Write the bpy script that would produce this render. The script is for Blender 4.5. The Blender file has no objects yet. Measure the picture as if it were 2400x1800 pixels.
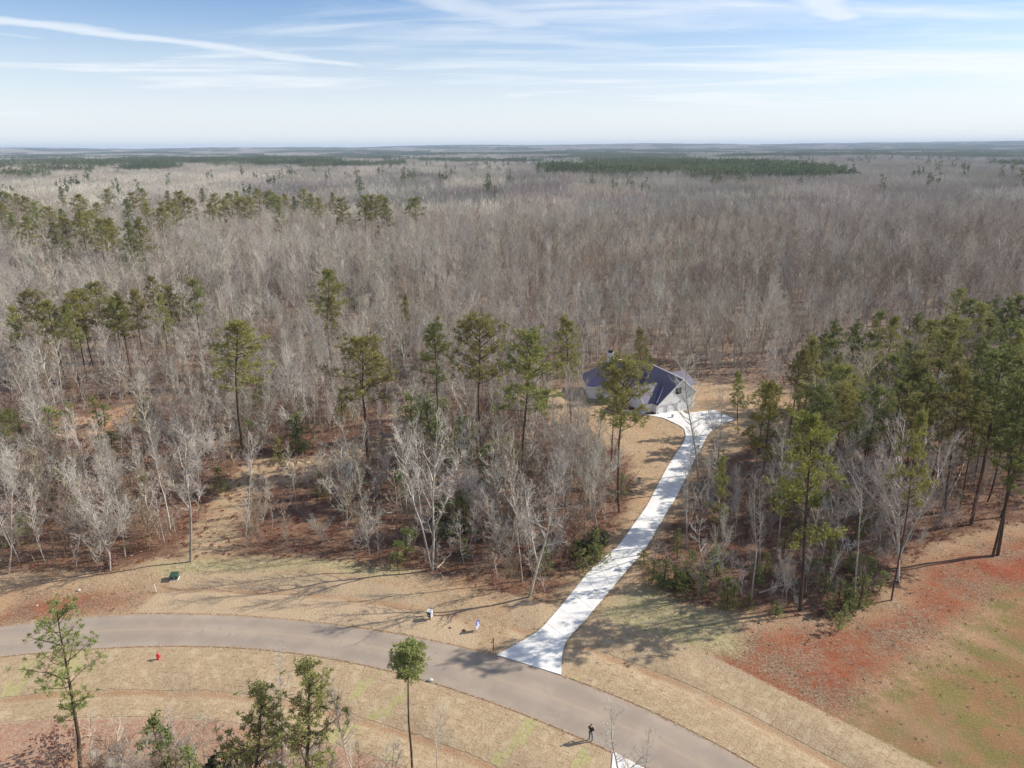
import bpy, math, random
import numpy as np
from mathutils import Vector, Matrix, noise as mnoise

R = math.radians
random.seed(7)
rng = np.random.default_rng(7)
S = bpy.context.scene
COL = S.collection

# ------------------------------------------------------------------ camera, world, sun, exposure
H_CAM, PITCH, ROLL, FPX = 50.0, 18.4, 0.30, 1667.0          # camera height above the road, tilt, focal length in 2400-px units
cam_d = bpy.data.cameras.new("camera")
cam = bpy.data.objects.new("camera", cam_d)
COL.objects.link(cam)
S.camera = cam
cam_d.sensor_width = 36.0
cam_d.lens = 36.0 * FPX / 2400.0
cam_d.clip_start = 0.5
cam_d.clip_end = 60000
CAM_R = Matrix.Rotation(R(90 - PITCH), 4, 'X') @ Matrix.Rotation(R(-ROLL), 4, 'Z')
cam.matrix_world = Matrix.Translation((0, 0, H_CAM)) @ CAM_R

SUN_AZ, SUN_EL = R(12.5), R(33.0)                            # azimuth measured from +x towards +y
sun_dir = Vector((math.cos(SUN_EL) * math.cos(SUN_AZ), math.cos(SUN_EL) * math.sin(SUN_AZ), math.sin(SUN_EL)))
ld = bpy.data.lights.new("sun", 'SUN')
ld.energy = 5.0
ld.angle = R(0.5)
ld.color = (1.0, 0.94, 0.835)
sun = bpy.data.objects.new("sun", ld)
COL.objects.link(sun)
sun.rotation_euler = sun_dir.to_track_quat('Z', 'Y').to_euler()

W = bpy.data.worlds.new("World")
S.world = W
W.use_nodes = True
nt = W.node_tree
nt.nodes.clear()


def N(tree, typ, **kw):
    n = tree.nodes.new(typ)
    for k, v in kw.items():
        if k.startswith('i_'):
            n.inputs[k[2:].replace('_', ' ')].default_value = v
        else:
            setattr(n, k, v)
    return n


def math_(tree, op, a, b=None, c=None, clamp=False):
    n = tree.nodes.new('ShaderNodeMath')
    n.operation = op
    n.use_clamp = clamp
    for i, v in enumerate((a, b, c)):
        if v is None:
            continue
        if isinstance(v, (int, float)):
            n.inputs[i].default_value = v
        else:
            tree.links.new(v, n.inputs[i])
    return n.outputs[0]


def mix_(tree, fac, a, b, blend='MIX'):
    n = tree.nodes.new('ShaderNodeMix')
    n.data_type = 'RGBA'
    n.blend_type = blend
    n.clamp_factor = True
    for s, v in ((0, fac), (6, a), (7, b)):
        if isinstance(v, (int, float)):
            n.inputs[s].default_value = v
        elif isinstance(v, tuple):
            n.inputs[s].default_value = (*v[:3], 1)
        else:
            tree.links.new(v, n.inputs[s])
    return n.outputs[2]


def smooth_(tree, v, lo, hi):
    n = tree.nodes.new('ShaderNodeMapRange')
    n.interpolation_type = 'SMOOTHSTEP'
    n.inputs['From Min'].default_value = lo
    n.inputs['From Max'].default_value = hi
    tree.links.new(v, n.inputs['Value'])
    return n.outputs[0]


def noise_(tree, vec, scale, detail=3, rough=0.55, dist=0.0):
    n = tree.nodes.new('ShaderNodeTexNoise')
    n.inputs['Scale'].default_value = scale
    n.inputs['Detail'].default_value = detail
    n.inputs['Roughness'].default_value = rough
    n.inputs['Distortion'].default_value = dist
    tree.links.new(vec, n.inputs['Vector'])
    return n.outputs['Fac']


def mapping_(tree, vec, scale=(1, 1, 1), rot=(0, 0, 0), loc=(0, 0, 0)):
    n = tree.nodes.new('ShaderNodeMapping')
    n.inputs['Scale'].default_value = scale
    n.inputs['Rotation'].default_value = rot
    n.inputs['Location'].default_value = loc
    tree.links.new(vec, n.inputs['Vector'])
    return n.outputs[0]


# sky: physical sky plus high cirrus seen in true perspective on a cloud plane
out = N(nt, 'ShaderNodeOutputWorld')
bg = N(nt, 'ShaderNodeBackground')
bg.inputs['Strength'].default_value = 0.064
sky = N(nt, 'ShaderNodeTexSky')
sky.sky_type = 'NISHITA'
sky.sun_disc = False
sky.sun_elevation = SUN_EL
sky.sun_rotation = math.pi / 2 - SUN_AZ
sky.air_density = 1.0
sky.dust_density = 0.35
sky.ozone_density = 3.0
tc = N(nt, 'ShaderNodeTexCoord')
sx = N(nt, 'ShaderNodeSeparateXYZ')
nt.links.new(tc.outputs['Generated'], sx.inputs[0])
zz = math_(nt, 'MAXIMUM', sx.outputs[2], 0.0)
zden = math_(nt, 'ADD', zz, 0.035)
px_ = math_(nt, 'DIVIDE', sx.outputs[0], zden)
py_ = math_(nt, 'DIVIDE', sx.outputs[1], zden)
cb = N(nt, 'ShaderNodeCombineXYZ')
nt.links.new(px_, cb.inputs[0])
nt.links.new(py_, cb.inputs[1])
pl = cb.outputs[0]
v1 = mapping_(nt, pl, (0.17, 0.40, 1), (0, 0, R(14)), (3.1, 1.7, 0))
n1 = noise_(nt, v1, 1.0, 6, 0.6, 0.9)
v2 = mapping_(nt, pl, (0.34, 1.05, 1), (0, 0, R(20)), (0.4, 5.2, 0))
n2 = noise_(nt, v2, 1.0, 7, 0.62, 1.2)
cl = math_(nt, 'ADD', math_(nt, 'MULTIPLY', n1, 0.85), math_(nt, 'MULTIPLY', n2, 0.36))
cl = math_(nt, 'ADD', cl, math_(nt, 'MULTIPLY', smooth_(nt, px_, -2.0, 5.0), 0.05))
cl = smooth_(nt, cl, 0.44, 0.80)
# vapour trail: a long thin line on the same plane
TR = []


def trail_point(x2212, y2212):
    v = CAM_R.to_3x3() @ Vector(((x2212 * 1.085 - 1200) / FPX, (900 - y2212 * 1.085) / FPX, -1))
    v.normalize()
    zd = max(v.z, 0) + 0.035
    return v.x / zd, v.y / zd


def trail(a, b, width, amp, lo=0.0, hi=1.0):
    (ax, ay), (bx, by) = trail_point(*a), trail_point(*b)
    L = math.hypot(bx - ax, by - ay)
    ux, uy = (bx - ax) / L, (by - ay) / L
    s = math_(nt, 'ADD', math_(nt, 'MULTIPLY', math_(nt, 'SUBTRACT', px_, ax), ux), math_(nt, 'MULTIPLY', math_(nt, 'SUBTRACT', py_, ay), uy))
    t = math_(nt, 'ADD', math_(nt, 'MULTIPLY', math_(nt, 'SUBTRACT', px_, ax), -uy), math_(nt, 'MULTIPLY', math_(nt, 'SUBTRACT', py_, ay), ux))
    wob = math_(nt, 'MULTIPLY', math_(nt, 'SUBTRACT', noise_(nt, mapping_(nt, pl, (1.2, 1.2, 1)), 1.0, 5, 0.6), 0.5), 2.2 * width)
    q = math_(nt, 'ABSOLUTE', math_(nt, 'ADD', t, wob))
    m = math_(nt, 'SUBTRACT', 1.0, smooth_(nt, q, width * 0.1, width * 1.15))
    m2 = math_(nt, 'MULTIPLY', smooth_(nt, s, -0.6 * L, 0.0), math_(nt, 'SUBTRACT', 1.0, smooth_(nt, s, L * 0.8, L * 1.05)))
    return math_(nt, 'MULTIPLY', math_(nt, 'MULTIPLY', m, m2), amp)


t1 = trail((0, 44), (845, 152), 0.27, 0.78)
t2 = trail((0, 74), (100, 84), 0.10, 0.45)
t3 = trail((960, -10), (1150, 66), 0.35, 0.6)
t4 = trail((1740, -30), (1815, 52), 0.22, 0.8)
t5 = trail((1000, 80), (1500, 108), 0.35, 0.5)
cl2 = math_(nt, 'MAXIMUM', math_(nt, 'MAXIMUM', cl, t1), t2)
for t_ in (t3, t4, t5):
    cl2 = math_(nt, 'MAXIMUM', cl2, t_)
cl2 = math_(nt, 'MULTIPLY', cl2, smooth_(nt, sx.outputs[2], 0.0, 0.03))
veil = math_(nt, 'SUBTRACT', 1.0, smooth_(nt, sx.outputs[2], -0.01, 0.19))
veil = math_(nt, 'MULTIPLY', veil, 0.80)
cl3 = math_(nt, 'MAXIMUM', math_(nt, 'MULTIPLY', cl2, 0.86), veil)
hsv = N(nt, 'ShaderNodeHueSaturation')
hsv.inputs['Saturation'].default_value = 1.05
hsv.inputs['Value'].default_value = 1.55
nt.links.new(sky.outputs[0], hsv.inputs['Color'])
skc = mix_(nt, 1.0, hsv.outputs[0], (0.90, 0.955, 1.10), 'MULTIPLY')
skm = mix_(nt, cl3, skc, (11.9, 12.3, 12.7))
nt.links.new(skm, bg.inputs['Color'])
nt.links.new(bg.outputs[0], out.inputs[0])

S.view_settings.view_transform = 'Standard'
S.view_settings.look = 'None'
S.view_settings.exposure = 0.40
S.view_settings.gamma = 1
S.view_settings.use_curve_mapping = False
S.render.engine = 'CYCLES'
S.cycles.use_denoising = True
S.cycles.denoiser = 'OPENIMAGEDENOISE'
S.cycles.denoising_input_passes = 'RGB_ALBEDO_NORMAL'
S.cycles.denoising_prefilter = 'ACCURATE'
S.cycles.max_bounces = 5
S.cycles.diffuse_bounces = 2
S.cycles.transparent_max_bounces = 4
S.cycles.volume_bounces = 0

# ------------------------------------------------------------------ pixels to places
K = 2400.0 / 2212.0
CR3 = CAM_R.to_3x3()


def ray(x, y):
    """x, y measured on the photograph shown 2212 pixels wide"""
    return CR3 @ Vector(((x * K - 1200) / FPX, (900 - y * K) / FPX, -1.0))


def G(x, y, z=0.0):
    d = ray(x, y)
    t = (z - H_CAM) / d.z
    return (d.x * t, d.y * t)


def GP(pts):
    return np.array([G(*p) for p in pts])


def at_depth(x, y, Y):
    """the point of the pixel's ray on the plane y = Y"""
    d = ray(x, y)
    t = Y / d.y
    return (d.x * t, Y, H_CAM + d.z * t)


def from_top(x, y, h):
    """ground point of a tree of height h whose tip shows at the pixel"""
    return G(x, y, h)


# ------------------------------------------------------------------ terrain
def sstep(v, lo, hi):
    t = np.clip((v - lo) / (hi - lo), 0, 1)
    return t * t * (3 - 2 * t)


def hgt(x, y):
    x = np.asarray(x, float)
    y = np.asarray(y, float)
    d = np.hypot(x, y)
    f = sstep(d, 210, 700)
    n = (np.sin(x * 0.0091 + 1.3 + 1.4 * np.sin(y * 0.0031)) * np.cos(y * 0.0068 + 0.7 + 0.9 * np.sin(x * 0.0023)) * 6.0
         + np.sin(x * 0.0037 - y * 0.0019 + 2.1) * 5.0 + np.sin(y * 0.0016 + x * 0.0007) * 6.0)
    far = sstep(d, 5500, 11500)
    hills = far * (52 + 12 * np.sin(x * 0.00058 + 1.0) + 7 * np.sin(x * 0.0021 + y * 0.0009) + 30 * sstep(x, 3000, 7500))
    return 0.55 * f * n * (1 - 0.6 * far) + hills


# ------------------------------------------------------------------ object helpers
def tag(o, label=None, cat=None, group=None, kind=None):
    if label:
        o['label'] = label
    if cat:
        o['category'] = cat
    if group:
        o['group'] = group
    if kind:
        o['kind'] = kind
    return o


def empty(name, loc=(0, 0, 0), rz=0.0):
    o = bpy.data.objects.new(name, None)
    o.empty_display_size = 0.5
    COL.objects.link(o)
    o.location = loc
    o.rotation_euler = (0, 0, rz)
    return o


def mesh_np(name, v, f, mats=(), smooth=False, midx=None):
    """v (n,3) float, f (m,k) int array or a list of arrays of different k"""
    me = bpy.data.meshes.new(name)
    v = np.asarray(v, np.float32)
    fl = f if isinstance(f, list) else [f]
    fl = [np.asarray(a, np.int32) for a in fl if len(a)]
    me.vertices.add(len(v))
    me.vertices.foreach_set('co', v.ravel())
    loops = np.concatenate([a.ravel() for a in fl])
    tot = np.concatenate([np.full(len(a), a.shape[1], np.int32) for a in fl])
    st = np.concatenate([[0], np.cumsum(tot)[:-1]]).astype(np.int32)
    me.loops.add(len(loops))
    me.loops.foreach_set('vertex_index', loops)
    me.polygons.add(len(tot))
    me.polygons.foreach_set('loop_start', st)
    me.polygons.foreach_set('loop_total', tot)
    if midx is not None:
        me.polygons.foreach_set('material_index', np.asarray(midx, np.int32))
    for m in mats:
        me.materials.append(m)
    me.update(calc_edges=True)
    me.polygons.foreach_set('use_smooth', np.full(len(tot), smooth, bool))
    return me


def link(name, me, parent=None, loc=None):
    o = bpy.data.objects.new(name, me)
    COL.objects.link(o)
    if parent:
        o.parent = parent
    if loc is not None:
        o.location = loc
    return o


class MB:
    """collects simple solids into one mesh"""

    def __init__(self):
        self.v, self.f = [], []

    def add(self, vs, fs):
        b = len(self.v)
        self.v += [tuple(p) for p in vs]
        self.f += [tuple(i + b for i in q) for q in fs]
        return self

    def box(self, c, s, rz=0.0, m=None):
        x, y, z = (k / 2 for k in s)
        vs = [(i * x, j * y, k * z) for k in (-1, 1) for j in (-1, 1) for i in (-1, 1)]
        ca, sa = math.cos(rz), math.sin(rz)
        vs = [(p[0] * ca - p[1] * sa + c[0], p[0] * sa + p[1] * ca + c[1], p[2] + c[2]) for p in vs]
        if m is not None:
            vs = [tuple(m @ Vector(p)) for p in vs]
        return self.add(vs, [(0, 2, 3, 1), (4, 5, 7, 6), (0, 1, 5, 4), (2, 6, 7, 3), (0, 4, 6, 2), (1, 3, 7, 5)])

    def tube(self, pts, radii, n=8, cap=True):
        pts = [Vector(p) for p in pts]
        rings = []
        for i, p in enumerate(pts):
            a = pts[max(i - 1, 0)]
            b = pts[min(i + 1, len(pts) - 1)]
            d = (b - a).normalized()
            u = d.cross(Vector((0, 0, 1)) if abs(d.z) < 0.9 else Vector((1, 0, 0))).normalized()
            w = d.cross(u)
            rings.append([p + (u * math.cos(2 * math.pi * k / n) + w * math.sin(2 * math.pi * k / n)) * radii[i] for k in range(n)])
        vs = [p for r in rings for p in r]
        fs = []
        for i in range(len(pts) - 1):
            for k in range(n):
                fs.append((i * n + k, i * n + (k + 1) % n, (i + 1) * n + (k + 1) % n, (i + 1) * n + k))
        if cap:
            fs.append(tuple(range(n))[::-1])
            fs.append(tuple((len(pts) - 1) * n + k for k in range(n)))
        return self.add(vs, fs)

    def prism(self, poly, z0, z1, m=None):
        """poly: list of 2D points extruded in z"""
        n = len(poly)
        vs = [(p[0], p[1], z0) for p in poly] + [(p[0], p[1], z1) for p in poly]
        if m is not None:
            vs = [tuple(m @ Vector(p)) for p in vs]
        fs = [tuple(range(n))[::-1], tuple(range(n, 2 * n))] + [(i, (i + 1) % n, n + (i + 1) % n, n + i) for i in range(n)]
        return self.add(vs, fs)

    def mesh(self, name, mat, smooth=False):
        me = bpy.data.meshes.new(name)
        me.from_pydata(self.v, [], self.f)
        me.materials.append(mat)
        me.update()
        if smooth:
            me.polygons.foreach_set('use_smooth', np.ones(len(me.polygons), bool))
        return me

    def build(self, name, mat, parent=None, smooth=False):
        return link(name, self.mesh(name, mat, smooth), parent)


# ------------------------------------------------------------------ materials
def principled(name, color=(0.5, 0.5, 0.5), rough=0.8, spec=0.3):
    m = bpy.data.materials.new(name)
    m.use_nodes = True
    b = m.node_tree.nodes['Principled BSDF']
    b.inputs['Base Color'].default_value = (*color, 1)
    b.inputs['Roughness'].default_value = rough
    b.inputs['Specular IOR Level'].default_value = spec
    return m, m.node_tree, b


def mottled(name, c1, c2, scale=4.0, rough=0.8, spec=0.3, bump=0.0, c3=None, world=True, rand=0.0, stretch=(1, 1, 1)):
    m, t, b = principled(name, c1, rough, spec)
    if world:
        vec = N(t, 'ShaderNodeNewGeometry').outputs['Position']
    else:
        vec = N(t, 'ShaderNodeTexCoord').outputs['Object']
    vec = mapping_(t, vec, stretch)
    f = noise_(t, vec, scale, 5, 0.65)
    col = mix_(t, smooth_(t, f, 0.36, 0.64), c1, c2)
    if c3:
        g = noise_(t, vec, scale * 0.17, 3, 0.6)
        col = mix_(t, smooth_(t, g, 0.45, 0.7), col, c3)
    if rand:
        oi = N(t, 'ShaderNodeObjectInfo').outputs['Random']
        hs = N(t, 'ShaderNodeHueSaturation')
        t.links.new(math_(t, 'ADD', math_(t, 'MULTIPLY', oi, 0.06), 0.47), hs.inputs['Hue'])
        t.links.new(math_(t, 'ADD', math_(t, 'MULTIPLY', math_(t, 'FRACT', math_(t, 'MULTIPLY', oi, 7.31)), rand), 1 - rand / 2), hs.inputs['Value'])
        t.links.new(math_(t, 'ADD', math_(t, 'MULTIPLY', math_(t, 'FRACT', math_(t, 'MULTIPLY', oi, 3.77)), 0.5), 0.75), hs.inputs['Saturation'])
        t.links.new(col, hs.inputs['Color'])
        col = hs.outputs[0]
    t.links.new(col, b.inputs['Base Color'])
    if bump:
        bp = N(t, 'ShaderNodeBump')
        bp.inputs['Strength'].default_value = 1.0
        bp.inputs['Distance'].default_value = bump
        t.links.new(f, bp.inputs['Height'])
        t.links.new(bp.outputs[0], b.inputs['Normal'])
    return m


M = {}
M['bark_grey'] = mottled('bark_grey', (0.42, 0.38, 0.32), (0.25, 0.215, 0.175), 2.2, 0.9, 0.2, c3=(0.50, 0.46, 0.40), rand=0.5)
M['twig'] = mottled('twig', (0.52, 0.475, 0.405), (0.40, 0.355, 0.295), 0.25, 0.85, 0.2, rand=0.55)
M['twig_far'] = mottled('twig_far', (0.47, 0.43, 0.37), (0.34, 0.305, 0.26), 0.02, 0.9, 0.1, c3=(0.51, 0.47, 0.41), rand=0.3)
M['twig_brown'] = mottled('twig_brown', (0.31, 0.235, 0.18), (0.21, 0.15, 0.11), 0.8, 0.9, 0.2, rand=0.45)
M['bark_pine'] = mottled('bark_pine', (0.13, 0.085, 0.062), (0.065, 0.045, 0.036), 3.5, 0.95, 0.15, bump=0.05, rand=0.3, stretch=(1, 1, 0.3))


def needle_mat(name, c1, c2, c3):
    m, t, b = principled(name, c1, 0.6, 0.25)
    vec = N(t, 'ShaderNodeNewGeometry').outputs['Position']
    f = noise_(t, vec, 1.1, 4, 0.6)
    g = noise_(t, vec, 6.0, 2, 0.5)
    col = mix_(t, smooth_(t, f, 0.35, 0.65), c1, c2)
    col = mix_(t, smooth_(t, g, 0.55, 0.75), col, c3)
    oi = N(t, 'ShaderNodeObjectInfo').outputs['Random']
    hs = N(t, 'ShaderNodeHueSaturation')
    t.links.new(math_(t, 'ADD', math_(t, 'MULTIPLY', oi, 0.05), 0.475), hs.inputs['Hue'])
    t.links.new(math_(t, 'ADD', math_(t, 'MULTIPLY', math_(t, 'FRACT', math_(t, 'MULTIPLY', oi, 5.7)), 0.38), 0.86), hs.inputs['Value'])
    t.links.new(col, hs.inputs['Color'])
    t.links.new(hs.outputs[0], b.inputs['Base Color'])
    tr = N(t, 'ShaderNodeBsdfTranslucent')
    t.links.new(hs.outputs[0], tr.inputs['Color'])
    mx = N(t, 'ShaderNodeMixShader')
    mx.inputs[0].default_value = 0.35
    t.links.new(b.outputs[0], mx.inputs[1])
    t.links.new(tr.outputs[0], mx.inputs[2])
    t.links.new(mx.outputs[0], t.nodes['Material Output'].inputs['Surface'])
    return m


M['needle'] = needle_mat('needle_olive', (0.30, 0.28, 0.085), (0.22, 0.22, 0.070), (0.38, 0.335, 0.12))
M['needle_deep'] = needle_mat('needle_deep', (0.215, 0.225, 0.068), (0.155, 0.172, 0.052), (0.28, 0.265, 0.085))
M['needle_yellow'] = needle_mat('needle_yellow', (0.25, 0.225, 0.055), (0.18, 0.175, 0.048), (0.31, 0.265, 0.08))
M['needle_fore'] = needle_mat('needle_fore', (0.36, 0.36, 0.13), (0.27, 0.29, 0.10), (0.45, 0.42, 0.18))
M['needle_fresh'] = needle_mat('needle_fresh', (0.24, 0.26, 0.08), (0.17, 0.20, 0.065), (0.33, 0.31, 0.11))
M['needle_far'] = needle_mat('needle_far', (0.135, 0.165, 0.072), (0.095, 0.125, 0.055), (0.185, 0.195, 0.085))
_t = M['needle_far'].node_tree
for _n in [n for n in _t.nodes if n.type == 'TEX_NOISE'][:1]:
    _n.inputs['Scale'].default_value = 0.07
M['leaf_dry'] = mottled('leaf_dry', (0.30, 0.14, 0.085), (0.20, 0.085, 0.055), 2.0, 0.9, 0.2, rand=0.3)
M['straw_blade'] = mottled('straw_blade', (0.54, 0.42, 0.27), (0.40, 0.29, 0.18), 2.0, 0.9, 0.1, rand=0.35)
M['litter'] = mottled('litter', (0.46, 0.34, 0.25), (0.30, 0.19, 0.13), 3.0, 0.95, 0.1, rand=0.4)

# ------------------------------------------------------------------ outlines on the ground (traced edges, real metres)
ROAD_UP = GP([(0, 1353), (100, 1343), (200, 1333), (300, 1327), (420, 1326), (520, 1329), (650, 1341), (770, 1358), (900, 1381), (1072, 1416), (1212, 1459),
              (1300, 1492), (1382, 1529), (1475, 1573), (1560, 1618), (1638, 1659)])
ROAD_LO = GP([(0, 1419), (100, 1409), (200, 1402), (333, 1397), (450, 1397), (600, 1404), (737, 1429), (937, 1475), (1071, 1523), (1204, 1571), (1324, 1623), (1391, 1659)])
pu = np.polyfit(ROAD_UP[:, 0], ROAD_UP[:, 1], 4)
plo = np.polyfit(ROAD_LO[:, 0], ROAD_LO[:, 1], 4)


def edge(p, x, lo, hi):
    x = np.asarray(x, float)
    xc = np.clip(x, lo, hi)
    d = np.polyder(p)
    return np.polyval(p, xc) + (x - xc) * np.polyval(d, xc)


def road_up(x):
    return edge(pu, x, ROAD_UP[0, 0], ROAD_UP[-1, 0])


def road_lo(x):
    return edge(plo, x, ROAD_LO[0, 0], ROAD_LO[-1, 0])


def dist_up(x, y):
    s = (road_up(x + 0.5) - road_up(x - 0.5))
    return (y - road_up(x)) / np.sqrt(1 + s * s)


def dist_lo(x, y):
    s = (road_lo(x + 0.5) - road_lo(x - 0.5))
    return (road_lo(x) - y) / np.sqrt(1 + s * s)


def sdist(poly, x, y):
    """signed distance to a polygon, positive inside"""
    poly = np.asarray(poly)
    x = np.asarray(x, float).ravel()
    y = np.asarray(y, float).ravel()
    best = np.full(x.shape, 1e9)
    ins = np.zeros(x.shape, bool)
    n = len(poly)
    for i in range(n):
        ax, ay = poly[i]
        bx, by = poly[(i + 1) % n]
        dx, dy = bx - ax, by - ay
        t = np.clip(((x - ax) * dx + (y - ay) * dy) / (dx * dx + dy * dy + 1e-12), 0, 1)
        best = np.minimum(best, np.hypot(x - ax - t * dx, y - ay - t * dy))
        c = ((ay > y) != (by > y)) & (x < (bx - ax) * (y - ay) / (by - ay + 1e-12) + ax)
        ins ^= c
    return np.where(ins, best, -best)


OPEN_MAIN = GP([(1130, 850), (1250, 838), (1500, 826), (1700, 836), (1770, 866), (1700, 905), (1640, 940), (1585, 985), (1525, 1010), (1484, 1085), (1436, 1150),
                (1395, 1220), (1402, 1262), (1500, 1305), (1620, 1322), (1720, 1332), (1850, 1320), (1920, 1290), (1960, 1230), (2010, 1180), (2120, 1150), (2300, 1120),
                (2600, 1150), (2800, 2300), (-600, 2300), (-500, 1245), (0, 1235), (240, 1235), (330, 1208), (410, 1207), (500, 1200), (600, 1200), (700, 1207), (800, 1226), (880, 1226), (960, 1243),
                (1060, 1274), (1140, 1292), (1195, 1288), (1245, 1235), (1292, 1188), (1347, 1125), (1365, 1050), (1360, 990), (1290, 950), (1225, 930), (1180, 900)])
OPEN_ORANGE = GP([(120, 915), (200, 895), (290, 872), (385, 846), (390, 872), (310, 915), (220, 940), (130, 945)])
OPEN_STRIP = GP([(385, 1215), (405, 1165), (440, 1115), (465, 1065), (520, 1015), (560, 985), (640, 990), (700, 982), (790, 955), (850, 930), (860, 960), (790, 990), (700, 1022),
                 (640, 1042), (548, 1065), (520, 1130), (508, 1205)])
OPEN_BACK = GP([(830, 905), (850, 870), (900, 868), (905, 895), (870, 915)])
CLAY_R = GP([(1530, 1432), (1590, 1370), (1680, 1345), (1830, 1345), (1940, 1310), (1985, 1215), (2120, 1165), (2400, 1120), (2500, 1270), (2150, 1310), (2080, 1352),
             (2000, 1412), (1900, 1480), (1830, 1570), (1760, 1560), (1640, 1500)])
CLAY_A = GP([(1528, 1425), (1570, 1420), (1640, 1450), (1745, 1512), (1740, 1528), (1680, 1520), (1590, 1478)])
CLAY_B = GP([(2080, 1200), (2150, 1215), (2300, 1180), (2400, 1260), (2190, 1262), (2130, 1245)])
CLAY_C = GP([(-200, 1345), (0, 1325), (60, 1290), (110, 1283), (240, 1276), (310, 1282), (270, 1312), (180, 1330), (60, 1345), (-200, 1380)])
CLAY_E = GP([(75, 1297), (120, 1290), (180, 1283), (235, 1279), (180, 1296), (110, 1304), (80, 1306)])
CLAY_D = GP([(-500, 1512), (0, 1510), (250, 1500), (480, 1502), (600, 1540), (800, 1600), (1000, 1659), (1100, 2000), (-500, 2000)])
FIELD = GP([(2600, 1250), (2180, 1282), (2110, 1340), (2040, 1420), (1960, 1450), (1880, 1520), (1790, 1580), (1860, 1640), (1960, 1720), (2050, 1900), (2700, 1900)])
LAWN_G = GP([(1290, 1330), (1330, 1290), (1400, 1266), (1490, 1308), (1590, 1335), (1600, 1385), (1590, 1412), (1500, 1402), (1400, 1385), (1310, 1365)])
EDGE_G = GP([(340, 1215), (420, 1210), (520, 1204), (700, 1210), (880, 1232), (850, 1246), (700, 1232), (560, 1232), (420, 1240), (350, 1245)])
MAT_L = GP([(288, 1327), (345, 1275), (395, 1238), (560, 1236), (700, 1243), (830, 1263), (900, 1285), (980, 1320), (1040, 1380), (1020, 1408), (900, 1381), (770, 1358), (650, 1341), (520, 1329), (420, 1326)])


# ------------------------------------------------------------------ ground sheet
def axis(lo, hi, step, far, g=1.10):
    a = list(np.arange(lo, hi + step, step))
    s, v = step, a[-1]
    while v < far:
        s *= g
        v += s
        a.append(v)
    return a


right_part = axis(0, 84, 0.6, 15500)
xs = np.array(sorted([-v for v in right_part[1:]] + right_part))
yb = axis(0, 20, 2.0, 900, 1.25)
ys = np.array(sorted([24 - v for v in yb[1:]] + axis(24, 158, 0.6, 15500, 1.06)))
GX, GY = np.meshgrid(xs, ys)
gx, gy = GX.ravel(), GY.ravel()
gz = hgt(gx, gy)
near = (np.hypot(gx, gy) < 260)
bumpz = 0.10 * np.sin(gx * 0.31 + 0.6 * np.sin(gy * 0.23)) * np.cos(gy * 0.27 + 1.0) + 0.05 * np.sin(gx * 0.9 + gy * 0.63)
du, dl = dist_up(gx, gy), dist_lo(gx, gy)
offroad = np.clip(np.maximum(du, dl) / 4.0, 0, 1)
ditch = -0.28 * np.exp(-((du - 5.0) / 1.3) ** 2) - 0.28 * np.exp(-((dl - 6.6) / 1.2) ** 2)
gz = gz + np.where(near, bumpz * offroad + ditch, 0) - np.where((du < -0.5) & (dl < -0.5), 0.12, 0.0)

# driveway edge lines (left, right) from the road up to the house apron
DL = GP([(1072, 1415.5), (1134, 1381.5), (1161, 1365), (1181, 1345), (1221, 1298), (1271, 1237), (1317, 1194), (1336, 1178), (1371, 1130), (1398, 1091), (1421, 1047), (1441, 1010), (1457, 985), (1476, 957), (1481, 940)])
DR = GP([(1212.4, 1458.8), (1214, 1421.5), (1217.5, 1401.5), (1227.5, 1380), (1271, 1331.5), (1305, 1291), (1350, 1237), (1386, 1196), (1404, 1170), (1437, 1113), (1464, 1068), (1485, 1025), (1497, 1000), (1512, 973), (1528, 941)])


def resample(P, n):
    P = np.asarray(P)
    # smooth Catmull-Rom then equal arc length
    Q = np.vstack([2 * P[0] - P[1], P, 2 * P[-1] - P[-2]])
    o = []
    for i in range(1, len(Q) - 2):
        for t in np.linspace(0, 1, 12, endpoint=False):
            a, b, c, d = Q[i - 1], Q[i], Q[i + 1], Q[i + 2]
            o.append(0.5 * ((2 * b) + (c - a) * t + (2 * a - 5 * b + 4 * c - d) * t * t + (3 * b - a - 3 * c + d) * t ** 3))
    o.append(P[-1])
    o = np.array(o)
    s = np.concatenate([[0], np.cumsum(np.hypot(*np.diff(o, axis=0).T))])
    q = np.linspace(0, s[-1], n)
    return np.stack([np.interp(q, s, o[:, 0]), np.interp(q, s, o[:, 1])], 1)


# the flare's first stretch follows matched stations, not equal lengths
DRIVE_POLY = np.vstack([DL, GP([(1478, 927), (1468, 920), (1432, 903), (1412, 897), (1400, 884), (1498, 880), (1543, 885), (1589, 906), (1541, 925)]), DR[::-1]])
sd_drive = sdist(DRIVE_POLY, gx, gy)
gz = np.where(sd_drive > -0.9, gz * np.clip(-sd_drive / 0.9, 0, 1) - 0.10 * (sd_drive > 0.0), gz)


def zone(polys):
    r = np.full(gx.shape, -1e9)
    for p in polys:
        r = np.maximum(r, sdist(p, gx, gy))
    return np.clip(r, -20, 20)


z_open = zone([OPEN_MAIN, OPEN_ORANGE, OPEN_STRIP, OPEN_BACK])
nx, ny = len(xs), len(ys)
ii, jj = np.meshgrid(np.arange(nx - 1), np.arange(ny - 1))
a0 = (jj * nx + ii).ravel()
gf = np.stack([a0, a0 + 1, a0 + nx + 1, a0 + nx], 1)


def gattr(t, name):
    n = t.nodes.new('ShaderNodeAttribute')
    n.attribute_name = name
    return n.outputs['Fac']


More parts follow.
